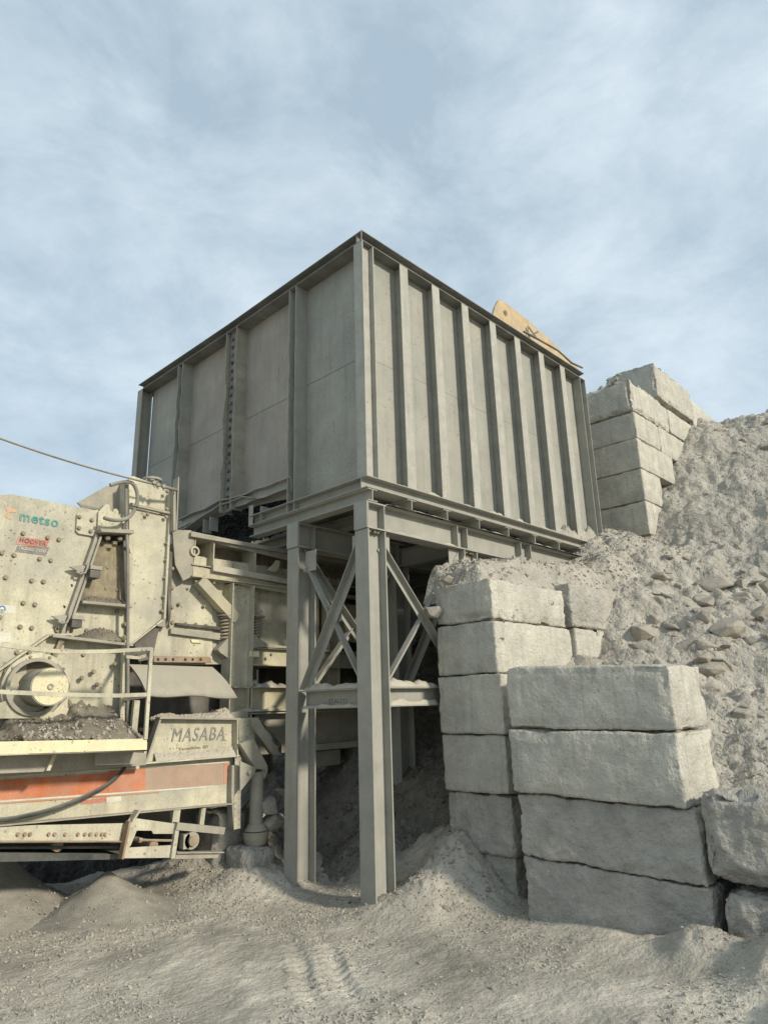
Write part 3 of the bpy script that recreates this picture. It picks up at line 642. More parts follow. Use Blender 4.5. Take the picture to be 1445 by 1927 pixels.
# dust lying on the base beam
def dustbar(p0, p1, wd, h, seed, parent, name='dust_line', mt=None):
    p0, p1 = V(p0), V(p1); n = max(6, int((p1-p0).length/.03)); d = (p1-p0).normalized(); sd = d.cross(V((0, 0, 1))).normalized()
    vs = []; fs = []; k = 6
    for i in range(n+1):
        c = p0+(p1-p0)*i/n; a = .35+.9*abs(noise.fractal(V((c.x*3+seed, c.y*3, seed)), .8, 2.1, 4))
        if i in (0, n): a = .02
        for j in range(k+1):
            t = j/k*2-1; vs.append(c+sd*wd/2*t+V((0, 0, h*a*(1-t*t)**.7*(1+.3*noise.noise(V((i*.7, j, seed)))))))
    for i in range(n):
        for j in range(k): a = i*(k+1)+j; fs.append([a, a+1, a+k+2, a+k+1])
    m = MB().add(vs, fs); return m.build(name, mt or M['dust'], parent, smooth=True)
dustbar((.3, .1, 4.412), (5.5, .1, 4.412), .2, .045, 1, H)
dustbar((.1, .2, 4.412), (.1, 1.3, 4.412), .18, .03, 2, H)
for i, x in enumerate([.69, 1.345, 2.01, 2.70, 3.37, 4.08]): dustbar((x-.32, .1, 4.412), (x+.03, .1, 4.412), .17, .09, 3+i, H)

for x, h in ((3.75, .12), (4.45, .3), (5.12, .42), (5.35, .5)): dustbar((x-.3, .09, 4.40), (x+.34, .09, 4.40), .22, h, 60+x, H, mt=M['hill'])
# dark crushed rock inside, seen through the broken opening
def heap(name, x0, x1, y0, y1, hf, m, step=.035):
    return sheet(name, list(np.arange(x0, x1, step)), list(np.arange(y0, y1, step)), hf, m)
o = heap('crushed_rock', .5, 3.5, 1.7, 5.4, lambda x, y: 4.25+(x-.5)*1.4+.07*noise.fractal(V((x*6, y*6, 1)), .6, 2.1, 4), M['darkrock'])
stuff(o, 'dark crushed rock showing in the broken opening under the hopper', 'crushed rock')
pts = []
for k in range(5000):
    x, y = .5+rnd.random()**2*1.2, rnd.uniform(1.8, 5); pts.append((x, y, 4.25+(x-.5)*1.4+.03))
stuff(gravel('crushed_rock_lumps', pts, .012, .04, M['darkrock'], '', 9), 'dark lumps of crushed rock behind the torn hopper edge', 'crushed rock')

# yellow plate leaning above the hopper
Yp = thing('yellow_plate', 'worn yellow steel plate leaning out above the far top of the hopper', 'steel plate', P(1000, 640, 1, .3))
pts = [P(a, b, 1, .3) for a, b in [(925,600),(931,578),(937,566),(941,563),(948,568),(975,588),(1000,608),(1040,645),(1085,690),(1095,706),(1000,700)]]
MB().prism(pts, (0, .035, 0)).build('plate', M['yellow'], Yp)
c = P(950, 589, 1, .3); MB().ring(c-V((0, .006, 0)), (0, -1, 0), .05, .04, .008, 20).ring(c-V((0, .006, 0)), (0, -1, 0), .018, .008, .008, 12).build('ring_mark', M['rust'], Yp)
MB().tube([P(993, 613, 1, .26), P(1010, 637, 1, .2)], .012, 8).tube([P(995, 633, 1, .22), P(1012, 624, 1, .1)], .016, 8).tube([P(993, 613, 1, .26), P(994, 636, 1, .26)], .012, 8).build('bent_bar', M['rust'], Yp)
# dark rubber strip along the rim there
MB().tube([P(985,624,1,.02), P(1015,640,1,-.02), P(1050,660,1,0), P(1075,683,1,-.02), P(1095,692,1,0)], .018, 6).build('rim_lip', M['darksteel'], H)

# ------------------------------------------------------------------ support frame
Fm = thing('support_frame', 'grey steel support frame of columns, girders and cross bracing under the hopper', 'steel frame', (0, 0, 0))
cols = [(0, 0, -.6), (0, 1.21, -.4), (1.72, .0, 0), (1.72, 1.21, 0), (3.6, 1.21, 0), (0.02, 4.3, -.3), (1.72, 4.3, 0), (3.6, .0, 2)]
for i, (x, y, z) in enumerate(cols):
    wd = .28 if x < 3 else .26
    MB().beam((x+wd/2, y+.105, z), (x+wd/2, y+.105, 3.80), (1, 0, 0), Ish(.21, wd, .016, .012)).build('column', S, Fm)
for y in (0, 1.21, 4.3):
    g = MB().beam((-.0, y+.105, 3.962), (5.05, y+.105, 3.962), (0, 0, 1), Ish(.21, .31, .016, .012)).build('girder', S, Fm)
    for x in (.005, .262, 1.60, 1.80, 3.05, 3.3):
        MB().box(x, x+.014, y+.002, y+.098, 3.824, 4.10).build('stiffener', S, g)
    # end plate closing the girder end, flush with the column flange
    MB().box(-.014, -.001, y, y+.21, 3.81, 4.117).build('end_plate', S, g)
for dx in (.07, .15, .2):
    MB().bolt((dx+.0, .05, 3.80), (0, 0, -1), .02).build('bolt', M['bolt'], Fm); 
    MB().bolt((1.75+dx, .05, 3.80), (0, 0, -1), .02).build('bolt', M['bolt'], Fm); MB().bolt((dx, 1.26, 3.80), (0, 0, -1), .02).build('bolt', M['bolt'], Fm)
MB().beam((.14, .21, 2.0), (.14, 1.21, 2.0), (0, 0, 1), Ish(.18, .2, .012, .01)).build('tie_beam', S, Fm)
MB().beam((.28, .1, 2.0), (3.6, .1, 2.0), (0, 0, 1), Ish(.18, .2, .012, .01)).build('tie_beam', S, Fm)
MB().beam((1.86, .21, 2.0), (1.86, 1.21, 2.0), (0, 0, 1), Ish(.18, .2, .012, .01)).build('tie_beam', S, Fm)
MB().beam((.28, 1.315, 2.0), (1.72, 1.315, 2.0), (0, 0, 1), Ish(.18, .2, .012, .01)).build('tie_beam', S, Fm)
MB().beam((.14, .21, 3.9), (.14, 1.21, 3.9), (0, 0, 1), Ish(.16, .2, .012, .01)).build('tie_beam', S, Fm) if False else None
MB().beam((1.86, .21, 3.9), (1.86, 1.21, 3.9), (0, 0, 1), Ish(.16, .24, .012, .01)).build('tie_beam', S, Fm)
def brace(p0, p1, up, off=(0, 0, 0), sz=.09, mt=S):
    p0, p1 = V(p0)+V(off), V(p1)+V(off); MB().beam(p0, p1, up, Lsh(sz, .009)).build('brace', mt, Fm)
# near bay, face x=0 (y .21 .. 1.21)
brace((.11, 1.2, 2.12), (.11, .2, 3.72), (-1, 0, 0)); brace((.17, 1.2, 3.62), (.17, .2, 2.12), (-1, 0, 0))
MB().box(.135, .145, .6, .85, 2.85, 3.05).build('gusset', S, Fm); MB().box(.1, .112, 1.0, 1.19, 3.5, 3.75).build('gusset', S, Fm); MB().box(.1, .112, .22, .36, 3.5, 3.79).build('gusset', S, Fm)
# bay along y=0
brace((.28, .09, 3.65), (1.65, .09, 2.15), (0, -1, 0), sz=.075); brace((.30, .14, 2.15), (1.7, .14, 3.8), (0, -1, 0), sz=.075)
MB().box(.29, .42, .08, .09, 3.52, 3.80).build('gusset', S, Fm); MB().box(1.5, 1.7, .08, .09, 3.55, 3.80).build('gusset', S, Fm)
# far bay along y=1.21 and x=1.72
brace((.28, 1.3, 3.65), (1.7, 1.3, 2.15), (0, -1, 0)); brace((.28, 1.36, 2.15), (1.7, 1.36, 3.7), (0, -1, 0))
brace((1.82, 1.2, 2.12), (1.82, .2, 3.72), (-1, 0, 0)); brace((1.88, 1.2, 3.62), (1.88, .2, 2.12), (-1, 0, 0))
dustbar((.14, .22, 2.103), (.14, 1.2, 2.103), .18, .09, 21, Fm); dustbar((.29, .1, 2.103), (1.1, .1, 2.103), .18, .10, 22, Fm)
dustbar((.09, .22, 1.913), (.09, 1.2, 1.913), .08, .04, 23, Fm); dustbar((.29, .06, 1.913), (1.1, .06, 1.913), .08, .09, 24, Fm)
dustbar((.3, .05, 4.119), (5.0, .05, 4.119), .2, .04, 25, Fm); dustbar((.3, .05, 3.825), (1.6, .05, 3.825), .09, .03, 26, Fm)

# ------------------------------------------------------------------ lettering helper
def lettering(txt, pl, pr, yplane, mt, parent, height=None, shear=0.0, name='lettering', flip=1, bold=.0, nrm=None):
    "txt set on plane y=yplane from point pl to pr (baseline)"
    cu = bpy.data.curves.new(name, 'FONT'); cu.body = txt; cu.shear = shear; cu.extrude = .004; cu.offset = bold; cu.resolution_u = 3; cu.space_character = 1.12
    t = bpy.data.objects.new('t', cu); C.objects.link(t); bpy.context.view_layer.update()
    me = bpy.data.meshes.new_from_object(t.evaluated_get(bpy.context.evaluated_depsgraph_get())); bpy.data.objects.remove(t)
    co = [v.co.copy() for v in me.vertices]; x0 = min(c.x for c in co); x1 = max(c.x for c in co); y1 = max(c.y for c in co)
    ex = (pr-pl); Lw = ex.length; ex = ex/Lw; sx = Lw/(x1-x0); sy = (height/y1) if height else sx; ez = V((-ex.z, 0, ex.x)) if nrm is None else V((0, 0, 1)); nr = V((0, -1, 0)) if nrm is None else V(nrm)
    off = V(parent['_o'])
    for v, c in zip(me.vertices, co): v.co = pl+ex*(c.x-x0)*sx+ez*c.y*sy+nr*(c.z*.6)-off
    me.materials.clear(); me.materials.append(mt); o = bpy.data.objects.new(name, me); C.objects.link(o); o.parent = parent; o['_o'] = tuple(off); return o
def plate(L, y, th, mt, parent, name, extra=None, label=None):
    "flat plate whose outline lies on plane y, thickness th away from the viewer"
    return MB().prism([PY(a, b, y) for a, b in L], (0, th, 0)).build(name, mt, parent, label=label)
def barp(p, q, w_, d_, mt, parent, name):
    return MB().beam(p, q, (0, -1, 0), RECT(w_, d_)).build(name, mt, parent)
Cr = M['cream']
lettering('STALCO', P(619, 1324, 0, .132), P(653, 1322, 0, .132), 0, M['rim'], Fm, height=.045, nrm=(-1, 0, 0))

# ------------------------------------------------------------------ crusher
K = thing('rock_crusher', 'cream rock crusher with bolted side plates and a big round shaft cover', 'crusher', PY(120, 1500))
Y0 = 2.0
# main side plate
body = plate([(-330,985),(-120,938),(25,930),(178,960),(184,1010),(170,1060),(150,1110),(130,1180),(118,1230),(140,1380),(-330,1390)], Y0, .06, Cr, K, 'side_plate')
# body volume behind the side plate
pts = [PY(a, b, Y0+.06) for a, b in [(-325,990),(-120,942),(25,934),(176,964),(236,968),(236,1380),(-325,1390)]]
MB().prism(pts, (0, 1.9, 0)).build('housing', Cr, K)
# recessed panel to the right of the diagonal joint
plate([(182,975),(240,975),(240,1385),(130,1385),(118,1230),(150,1110)], Y0+.05, .012, M['cream'], K, 'recessed_panel')
plate([(184,1010),(239,1010),(239,1138),(144,1134),(158,1090)], Y0+.036, .012, M['dirty_cream'], K, 'stained_panel', label='mud streaked panel between the joint and the conduit')
# shelf ledges with dirt
for (a, b, cc, d) in ((146,1133,239,1141), (90,1196,240,1213)):
    s = MB().prism([PY(a, b, Y0+.03), PY(cc, d, Y0+.03), PY(cc, d+5, Y0+.03), PY(a, b+5, Y0+.03)], (0, -.14, 0)).build('ledge', M['dusty'], K)
def moundp(L, y, depth, base, mt, parent, name, seed):
    "a small heap of dirt lying against plane y: skyline L in px"
    n = 110; k = 14; vs = []; fs = []
    xs_ = np.linspace(L[0][0], L[-1][0], n+1)
    for i, x in enumerate(xs_):
        x = float(x); t = float(np.interp(x, [a for a, b in L], [b for a, b in L])); bb = float(np.interp(x, [L[0][0], L[-1][0]], base))
        T = PY(x, t, y); Bp = PY(x, bb, y); h = max(0, T.z-Bp.z)
        for j in range(k+1):
            u = j/k; zz = Bp.z+h*(1-u)**.8*(1+.22*noise.noise(V((i*.3, j*.8, seed)))); vs.append((T.x+.01*noise.noise(V((i, j, seed+5))), y-.01-depth*u*min(1, .3+h*6), zz+min(.03, .3*depth)*noise.noise(V((i*.8, j*1.3, seed)))*(j > 0)))
    for i in range(n):
        for j in range(k): a = i*(k+1)+j; fs.append([a, a+1, a+k+2, a+k+1])
    return MB().add(vs, fs).build(name, mt, parent, smooth=True)
def dirt_thing(L, y, depth, base, mt, label, seed, name='dirt_heap'):
    o = moundp(L, y, depth, base, mt, None, name, seed); return tag(o, label, 'dirt heap', None, 'stuff')
dirt_thing([(120,1203),(150,1195),(172,1184),(190,1182),(212,1188),(226,1200),(240,1206)], Y0+.03, .12, (1204, 1210), M['mud'], 'dark dirt heap on the lower ledge of the crusher side', 1)
dirt_thing([(146,1133),(170,1122),(200,1126),(239,1130)], Y0+.03, .12, (1135, 1140), M['mud'], 'thin crust of dark dirt on the upper ledge of the crusher side', 2)
# upper hinge plates
MB().prism([PY(a, b, Y0) for a, b in [(144,968),(183,960),(184,1000),(180,1011),(147,1005),(142,1000)]], (0, -.03, 0)).build('hinge_plate', Cr, K)
hp = MB().prism([PY(a, b, Y0-.06) for a, b in [(186,963),(200,948),(207,950),(208,960),(222,968),(230,975),(232,1000),(184,1000)]], (0, .02, 0)).build('hinge_lug', Cr, K)
MB().prism([PY(a, b, Y0-.02) for a, b in [(214,958),(220,957),(224,962),(226,990),(212,990)]], (0, .02, 0)).build('lug', Cr, K)
MB().prism([PY(a, b, Y0) for a, b in [(177,1000),(240,1002),(240,1009),(180,1006)]], (0, -.16, 0)).build('hinge_shelf', M['dusty'], K)
for a, b in [(150,973),(173,979),(149,994),(171,1000)]: MB().bolt(PY(a, b, Y0-.03), (0, -1, 0), .018).build('hinge_bolt', M['bolt'], K)
for a, b in [(203,1012),(226,1013),(216,1021)]: MB().bolt(PY(a, b, Y0-.06), (0, -.3, -1), .024).build('hinge_bolt', M['bolt'], K)
MB().prism([PY(a, b, Y0+.03) for a, b in [(188,1005),(237,1007),(236,1022),(226,1026),(196,1018)]], (0, -.02, 0)).build('shadow_gap_plate', M['darkrock'], K)  # black plate painted in for the shadow gap under the hinge shelf
# diagonal joint bar
MB().beam(PY(185,1008,Y0-.04), PY(120,1195,Y0-.04), (0,-1,0), [(-.035,-.03),(.035,-.03),(.035,.03),(.012,.03),(.012,.0),(-.012,.0),(-.012,.03),(-.035,.03)]).build('joint_bar', M['dusty'], K)
barp(PY(118,1200,Y0-.04), PY(100,1240,Y0-.04), .05, .05, M['dirty_cream'], K, 'joint_bar')
# wedge clamps on the joint
for (x, y) in ((165,1072), (131,1165)):
    cl = MB().prism([PY(x-35, y-5, Y0-.06), PY(x-12, y-8, Y0-.06), PY(x+2, y-2, Y0-.06), PY(x-12, y+6, Y0-.06), PY(x-20, y+3, Y0-.06)], (0, -.03, 0)).build('wedge_clamp', M['dusty'], K)
    MB().box(*sum([[PY(x+a, y, Y0-.1)[0] for a in (3, 22)], [Y0-.14, Y0+.02], sorted([PY(x, y+4, Y0)[2], PY(x, y+18, Y0)[2]])], [])).build('rubber_pad', M['darksteel'], cl)
    MB().box(*sum([[PY(x+a, y, Y0-.1)[0] for a in (2, 24)], [Y0-.15, Y0+.02], sorted([PY(x, y-4, Y0)[2], PY(x, y+3, Y0)[2]])], [])).build('pad_plate', M['dusty'], cl)
    MB().tube([PY(x-14, y+8, Y0-.1), PY(x-4, y+6, Y0-.13), PY(x, y-3, Y0-.13), PY(x+2, y-12, Y0-.1)], .012, 8).bolt(PY(x-18, y+5, Y0-.09), (0, -1, 0), .014).build('clamp_hook', M['dusty'], cl)
# rows of bolts
for a, b in [(44,1004),(90,1012),(111,1016),(4,1041),(27,1045),(75,1052),(96,1055),(11,1087),(60,1093),(82,1095),(44,1135),(66,1138),(163,1024),(0,1162),(38,1180),(60,1182),(107,1187),(130,1186),(32,1228),(55,1228),(91,1230),(157,1232),(157,1103),(202,1068),(221,1070),(199,1107),(220,1110),(220,1151),(106,1183),(163,1187),(176,1264),(154,1276),(183,1288),(216,1250)]:
    MB().bolt(PY(a, b, Y0+(.05 if a > 150 and b < 1240 else 0)), (0, -1, 0), .019).build('plate_bolt', M['bolt'], K)
for b in (1042,1117,1175,1200): MB().bolt(PY(236, b, Y0+.03), (0, -1, 0), .024).build('plate_bolt', M['bolt'], K)
m = MB()
for a, b in [(135,1102),(121,1142),(143,1143)]: m.cyl(PY(a, b, Y0+.001), PY(a, b, Y0-.002), .016, 12)
m.build('bolt_hole', M['darkrock'], K)
# markings
lt = lettering('metso', PY(37, 979, Y0-.004), PY(110, 992, Y0-.004), 0, M['teal'], K, height=.085, bold=.022)
pts = [(8,950),(14,955),(24,957),(33,962),(30,964),(20,964),(14,966),(17,972),(22,978),(14,975),(9,972),(11,966),(14,962)]
MB().prism([PY(a, b, Y0-.001) for a, b in pts], (0, -.003, 0)).build('emblem', M['pink'], K)
MB().prism([PY(a, b, Y0-.001) for a, b in [(36,1009),(94,1018),(88,1030),(29,1024)]], (0, -.003, 0)).build('sticker', M['red'], K)
MB().prism([PY(a, b, Y0-.001) for a, b in [(34,1027),(94,1029.5),(87,1045.5),(29,1038)]], (0, -.003, 0)).build('sticker', M['charcoal'], K)
lettering('HOOVER', PY(37.5, 1019.6, Y0-.008), PY(87, 1027.3, Y0-.008), 0, M['charcoal'], K, height=.046, bold=.012, shear=.05)
lettering('CRUSHED STONE', PY(35.5, 1033.5, Y0-.008), PY(87, 1040.5, Y0-.008), 0, M['white'], K, height=.03, bold=.008, shear=.15)
MB().prism([PY(a, b, Y0-.001) for a, b in [(-6,1138),(31,1140),(30,1155),(-6,1153)]], (0, -.002, 0)).build('safety_sticker', M['white'], K)
c = PY(4.5, 1146, Y0-.003); MB().cyl(c, c-V((0, .003, 0)), .034, 20).build('safety_symbol', M['blue'], K)
c = PY(4.5, 1146, Y0-.006); MB().cyl(c, c-V((0, .003, 0)), .018, 12).box(c.x-.02, c.x+.02, c.y-.003, c.y, c.z-.024, c.z-.006).build('symbol_face', M['white'], K)
MB().prism([PY(a, b, Y0-.001) for a, b in [(-10,1189),(22,1191),(21,1209),(-10,1209)]], (0, -.003, 0)).build('worn_sticker', M['white'], K)
# shaft housing
cc = PY(78, 1290, Y0); 
sh = MB().ring(PY(70, 1292, Y0-.09), (0, 1, 0), .315, .262, .09, 48).build('shaft_housing', Cr, K, smooth=False)
MB().cyl(PY(70, 1292, Y0-.0), PY(70, 1292, Y0-.03), .27, 40).build('housing_back', M['mud'], sh)
MB().ring(PY(70, 1292, Y0-.15), (0, 1, 0), .27, .235, .07, 48).build('housing_lip', M['dusty'], sh)
MB().prism([PY(a, b, Y0-.05) for a, b in [(2,1290),(10,1262),(24,1246),(40,1300),(100,1320),(128,1300),(132,1338),(14,1338)]], (0, .05, 0)).build('housing_web', Cr, sh)
c1 = PY(95, 1292, Y0-.34); c0 = c1+V((0, .34, 0))
MB().cyl(c0, c1, .175, 48).build('shaft_cover', M['dusty'], sh, label='round shaft cover with a cream face flecked with rust')
MB().cyl(c1, c1-V((0, .008, 0)), .165, 48).build('cover_face', M['cream_clean'], sh)
MB().ring(c1-V((0, .008, 0)), (0, -1, 0), .028, .014, .012, 16).build('centre_hub', M['dusty'], sh)
m = MB(); rr = random.Random(5)
for k in range(34):
    a = rr.uniform(0, 6.28); r = .155*math.sqrt(rr.random()); q = c1+V((r*math.cos(a), -.0085, r*math.sin(a))); s = rr.uniform(.002, .006); m.cyl(q, q-V((0, .001, 0)), s, 6)
m.build('rust_flecks', M['rust'], sh)
m = MB()
for k in range(10): a = k*.628; q = PY(70, 1292, Y0-.09)+V((.288*math.cos(a), 0, .288*math.sin(a))); m.bolt(q, (0, -1, 0), .012)
m.build('housing_bolt', M['bolt'], sh)
MB().prism([PY(a, b, Y0-.12) for a, b in [(-40,1338),(22,1315),(26,1332),(40,1338),(100,1340),(128,1312),(128,1332),(146,1345),(140,1352),(-40,1352)]], (0, .12, 0)).build('bearing_foot', Cr, K)
# lower flange rail sweeping down to the left above the housing
MB().beam(PY(130,1195,Y0-.0), PY(88,1196,Y0-.0), (0,-1,0), RECT(.02,.16)).beam(PY(88,1196,Y0), PY(0,1258,Y0), (0,-1,0), RECT(.02,.16)).beam(PY(0,1258,Y0), PY(-330,1470,Y0), (0,-1,0), RECT(.02,.16)).build('guard_flange', Cr, K)
# top inlet hood
plate([(146,946),(200,915),(240,905),(244,905),(244,1000),(200,1000)], Y0+.28, .02, M['dusty'], K, 'hood_side')
hood = plate([(243,897),(252,896),(322,922),(322,952),(320,968),(244,948)], Y0+.0, .012, Cr, K, 'hood_plate')
MB().prism([PY(a, b, Y0) for a, b in [(243,897),(252,896),(322,922),(320,968),(244,948)]], (0, .9, 0)).build('hood', Cr, K) if False else None
MB().prism([PY(a, b, Y0+.012) for a, b in [(246,900),(252,899),(320,925),(318,990),(306,1165),(246,1206)]], (0, 1.2, 0)).build('inlet_chute', Cr, K)
sheet_ = plate([(244,955),(318,974),(316,1000),(311,1070),(306,1163),(246,1212),(242,1212)], Y0-.03, .02, Cr, K, 'chute_cover', label='large plain cream cover plate with an angled lower corner')
# flanges around the cover
MB().prism([PY(a, b, Y0-.03) for a, b in [(243,948),(320,966),(320,970),(243,953)]], (0, -.06, 0)).build('cover_flange', M['dusty'], K)
MB().beam(PY(319,930,Y0-.03), PY(307,1165,Y0-.03), (0,-1,0), RECT(.025,.09)).build('cover_flange', Cr, K)
MB().beam(PY(307,1165,Y0-.03), PY(246,1213,Y0-.03), (0,-1,0), RECT(.014,.05)).build('cover_flange', Cr, K)
MB().beam(PY(325,925,Y0-.1), PY(325,1000,Y0-.1), (0,-1,0), RECT(.03,.1)).build('bracket', M['dusty'], K)
MB().beam(PY(332,900,Y0-.1), PY(328,1000,Y0-.1), (0,-1,0), RECT(.014,.12)).build('bracket', M['dusty'], K)
for a, b in [(278,968),(313,973),(315,925),(314,958),(314,1023),(313,1055),(311,1088),(309,1123),(305,1150)]: MB().bolt(PY(a, b, Y0-.08 if b < 975 else Y0-.05), (0, -1, 0), .017).build('cover_bolt', M['bolt'], K)
# hand wheel on top
c = PY(287, 905, Y0+.35); hw = MB().ring(c, (0, 0, 1), .115, .09, .025, 28).cyl(c-V((0, 0, .05)), c+V((0, 0, .03)), .045, 16).build('hand_wheel', M['dusty'], K)
m = MB()
for k in range(4): a = k*math.pi/2+.4; m.beam(c+V((.03*math.cos(a), .03*math.sin(a), .012)), c+V((.1*math.cos(a), .1*math.sin(a), .012)), (0, 0, 1), RECT(.025, .012))
m.build('wheel_spoke', M['dusty'], hw)
# hose loop and conduits
def hz(L, y): return [PY(a, b, y) for a, b in L]
def smooth_path(pts, n=6):
    out = []; q = [pts[0]]+pts+[pts[-1]]
    for i in range(1, len(q)-2):
        for k in range(n):
            t = k/n; a, b, c, d = q[i-1], q[i], q[i+1], q[i+2]
            out.append(.5*((2*b)+(c-a)*t+(2*a-5*b+4*c-d)*t*t+(3*b-a-3*c+d)*t**3))
    return out+[pts[-1]]
MB().tube(smooth_path(hz([(196,974),(205,977),(222,979),(240,975),(252,962),(259,944),(258,925),(250,910),(238,907),(222,909),(208,913)], Y0-.2)), .021, 10).build('hose', M['hose'], K, smooth=True)
MB().tube(smooth_path(hz([(238,909),(238,950),(239,1000),(241,1050),(241,1200),(241,1300),(241,1385)], Y0-.12)), .019, 8).build('conduit', M['hose'], K, smooth=True)
MB().tube(hz([(234,985),(236,1090),(239,1140)], Y0-.02), .02, 8).build('conduit', M['darksteel'], K, smooth=True)
MB().beam(PY(236,1205,Y0), PY(230,1385,Y0), (0,-1,0), RECT(.05,.1)).build('edge_bar', Cr, K)
MB().prism([PY(a, b, Y0-.1) for a, b in [(240,1024),(245,1024),(248,1028),(249,1041),(246,1041),(244,1030),(240,1029)]], (0, .02, 0)).build('hook', Cr, K)
# small bracket and slot below
MB().box(*sum([[PY(126, 0, Y0)[0], PY(138, 0, Y0)[0]], [Y0-.05, Y0], [PY(0+130, 1263, Y0)[2], PY(130, 1250, Y0)[2]]], [])).build('bracket', M['rust'], K)
MB().box(*sum([[PY(160, 0, Y0)[0], PY(173, 0, Y0)[0]], [Y0-.003, Y0], [PY(166, 1254, Y0)[2], PY(166, 1250, Y0)[2]]], [])).build('name_tag', M['greyprint'], K)
# lower discharge housing right of the cover: cream plates, bolt strip
Y1 = 2.12
plate([(300,1165),(310,1100),(326,1050),(400,1050),(400,1245),(285,1245),(288,1200)], Y1+.05, .02, Cr, K, 'discharge_plate')
MB().prism([PY(a, b, Y1+.075) for a, b in [(300,1165),(312,1100),(330,1040),(600,1080),(600,1250),(285,1250)]], (0, 1.4, 0)).build('discharge_box', Cr, K)
bs = plate([(290,1234),(395,1236),(398,1240),(396,1247),(290,1246)], Y1-.02, .014, M['rust'], K, 'bolt_strip')
m = MB()
for a in (298,312,326,349,363,378): q = PY(a, 1241, Y1-.02); m.box(q.x-.014, q.x+.014, q.y-.003, q.y-.001, q.z-.014, q.z+.014)
m.build('square_hole', M['darkrock'], bs)
plate([(294,1100),(306,1030),(318,1032),(316,1175),(313,1180),(296,1178)], Y1-.04, .03, M['dusty'], K, 'edge_strip')
for b in (1070,1107,1143,1172): MB().bolt(PY(324, b, Y1-.02), (0, -1, 0), .02).build('discharge_bolt', M['bolt'], K)
for a, b in [(337,1137),(384,1141),(350,1174),(369,1175),(388,1177),(324,1187),(381,1194),(389,1240)]: MB().bolt(PY(a, b, Y1+.03), (0, -1, 0), .017).build('discharge_bolt', M['bolt'], K)
plate([(318,1035),(325,1040),(324,1080),(322,1160),(318,1178),(316,1100)], Y1-.09, .02, M['darksteel'], K, 'torn_seal')
plate([(333,1176),(420,1186),(420,1180),(333,1172)], Y1+.0, .05, M['darksteel'], K, 'slot')
plate([(322,1182),(420,1192),(420,1205),(322,1192)], Y1+.0, .03, M['dusty'], K, 'joint_plate')
plate([(360,1203),(380,1204),(380,1210),(362,1209)], Y1+.03, .02, M['cream_clean'], K, 'latch')
MB().prism([PY(a, b, Y1) for a, b in [(252,1208),(302,1172),(287,1240),(262,1245)]], (0, .01, 0)).build('dark_gap_plate', M['darksteel'], K)
MB().box(-1.75, .25, 2.35, 3.6, 1.3, 2.9).build('discharge_interior', M['darksteel'], K)  # solid dark box, the gap's blackness is put into its colour
# rubber skirt flap
vs = []; fs = []; nu, nv = 16, 8
for i in range(nu+1):
    for j in range(nv+1):
        u, v_ = i/nu, j/nv; t = PY(243+157*u, 1250+5*u, 1.95); bq = PY(278+169*u, 1308+4*u+2*math.sin(u*9), 1.66)
        p = t*(1-v_)+bq*v_+V((0, -.04, .03))*math.sin(v_*math.pi)*.6; vs.append(p)
for i in range(nu):
    for j in range(nv): a = i*(nv+1)+j; fs.append([a, a+1, a+nv+2, a+nv+1])
n0 = len(vs); vs += [p+V((0, .02, -.012)) for p in vs]; fs += [[q+n0 for q in f][::-1] for f in fs[:nu*nv]]
for i in range(nu): a = i*(nv+1)+nv; fs.append([a, a+nv+1, a+nv+1+n0, a+n0])
MB().add(vs, fs).build('rubber_skirt', M['dusty'], K, smooth=True, label='dust covered grey rubber skirt hanging over the conveyor')


# ------------------------------------------------------------------ walkway with railing
W = thing('walkway', 'narrow cream walkway with bent handrails in front of the crusher', 'walkway', PY(140, 1420, 1.3))
yw = 1.3
def rail(L, y, r, name='rail', mt=Cr):
    m = MB(); q = [PY(a, b, y) for a, b in L]
    for i in range(len(q)-1): m.beam(q[i], q[i+1], (0, -1, 0), RECT(r, r*.8))
    m.build(name, mt, W)
fa = plate([(-420,1404),(277,1390),(277,1413),(-420,1434)], yw, .012, M['cream_clean'], W, 'fascia')
MB().prism([PY(-420,1436,yw), PY(277,1413,yw), PY(277,1413,yw)+V((0,.05,0)), PY(-420,1436,yw)+V((0,.05,0))], (0,0,.01)).build('fascia_lip', Cr, W)
z1 = PY(277, 1392, yw).z
MB().box(PY(-420,1400,yw).x, PY(277,1392,yw).x, yw+.012, Y0+.0, z1-.03, z1-.01).build('deck', Cr, W)
MB().box(PY(277,1392,yw).x-.012, PY(277,1392,yw).x, yw+.012, Y0, z1-.12, z1).build('end_fascia', M['cream_clean'], W)
rail([(-400,1150),(0,1213),(60,1221),(120,1227),(200,1226),(285,1221)], yw, .036)
rail([(-400,1290),(0,1302),(120,1307),(220,1309),(276,1307)], yw, .036)
rail([(285,1219),(280,1300),(274,1391)], yw, .034, 'rail_post')
rail([(279,1232),(262,1238),(238,1236)], yw+.05, .03)
rail([(236,1226),(233,1300),(227,1388)], yw+.62, .05, 'rail_post')
MB().beam(PY(279,1225,yw+.02), PY(238,1233,yw+.6), (0,0,1), RECT(.03,.036)).beam(PY(277,1309,yw+.02), PY(234,1316,yw+.6), (0,0,1), RECT(.03,.036)).build('rail', Cr, W)
rail([(257,1318),(250,1390)], yw+.5, .06, 'rail_post')
# gusset brackets under the deck
for L in ([(-10,1424),(108,1420),(95,1450),(84,1452),(-10,1456)], [(180,1418),(277,1413),(262,1436),(245,1438),(180,1440)]):
    b = plate(L, yw+.25, .012, M['dusty'], W, 'bracket')
plate([(108,1420),(95,1450),(88,1450),(101,1420)], yw+.2, .06, Cr, W, 'bracket')
MB().box(PY(-420,1440,yw+.4).x, PY(277,1440,yw+.4).x, yw+.42, yw+.5, z1-.26, z1-.04).build('deck_beam', M['dusty'], W)
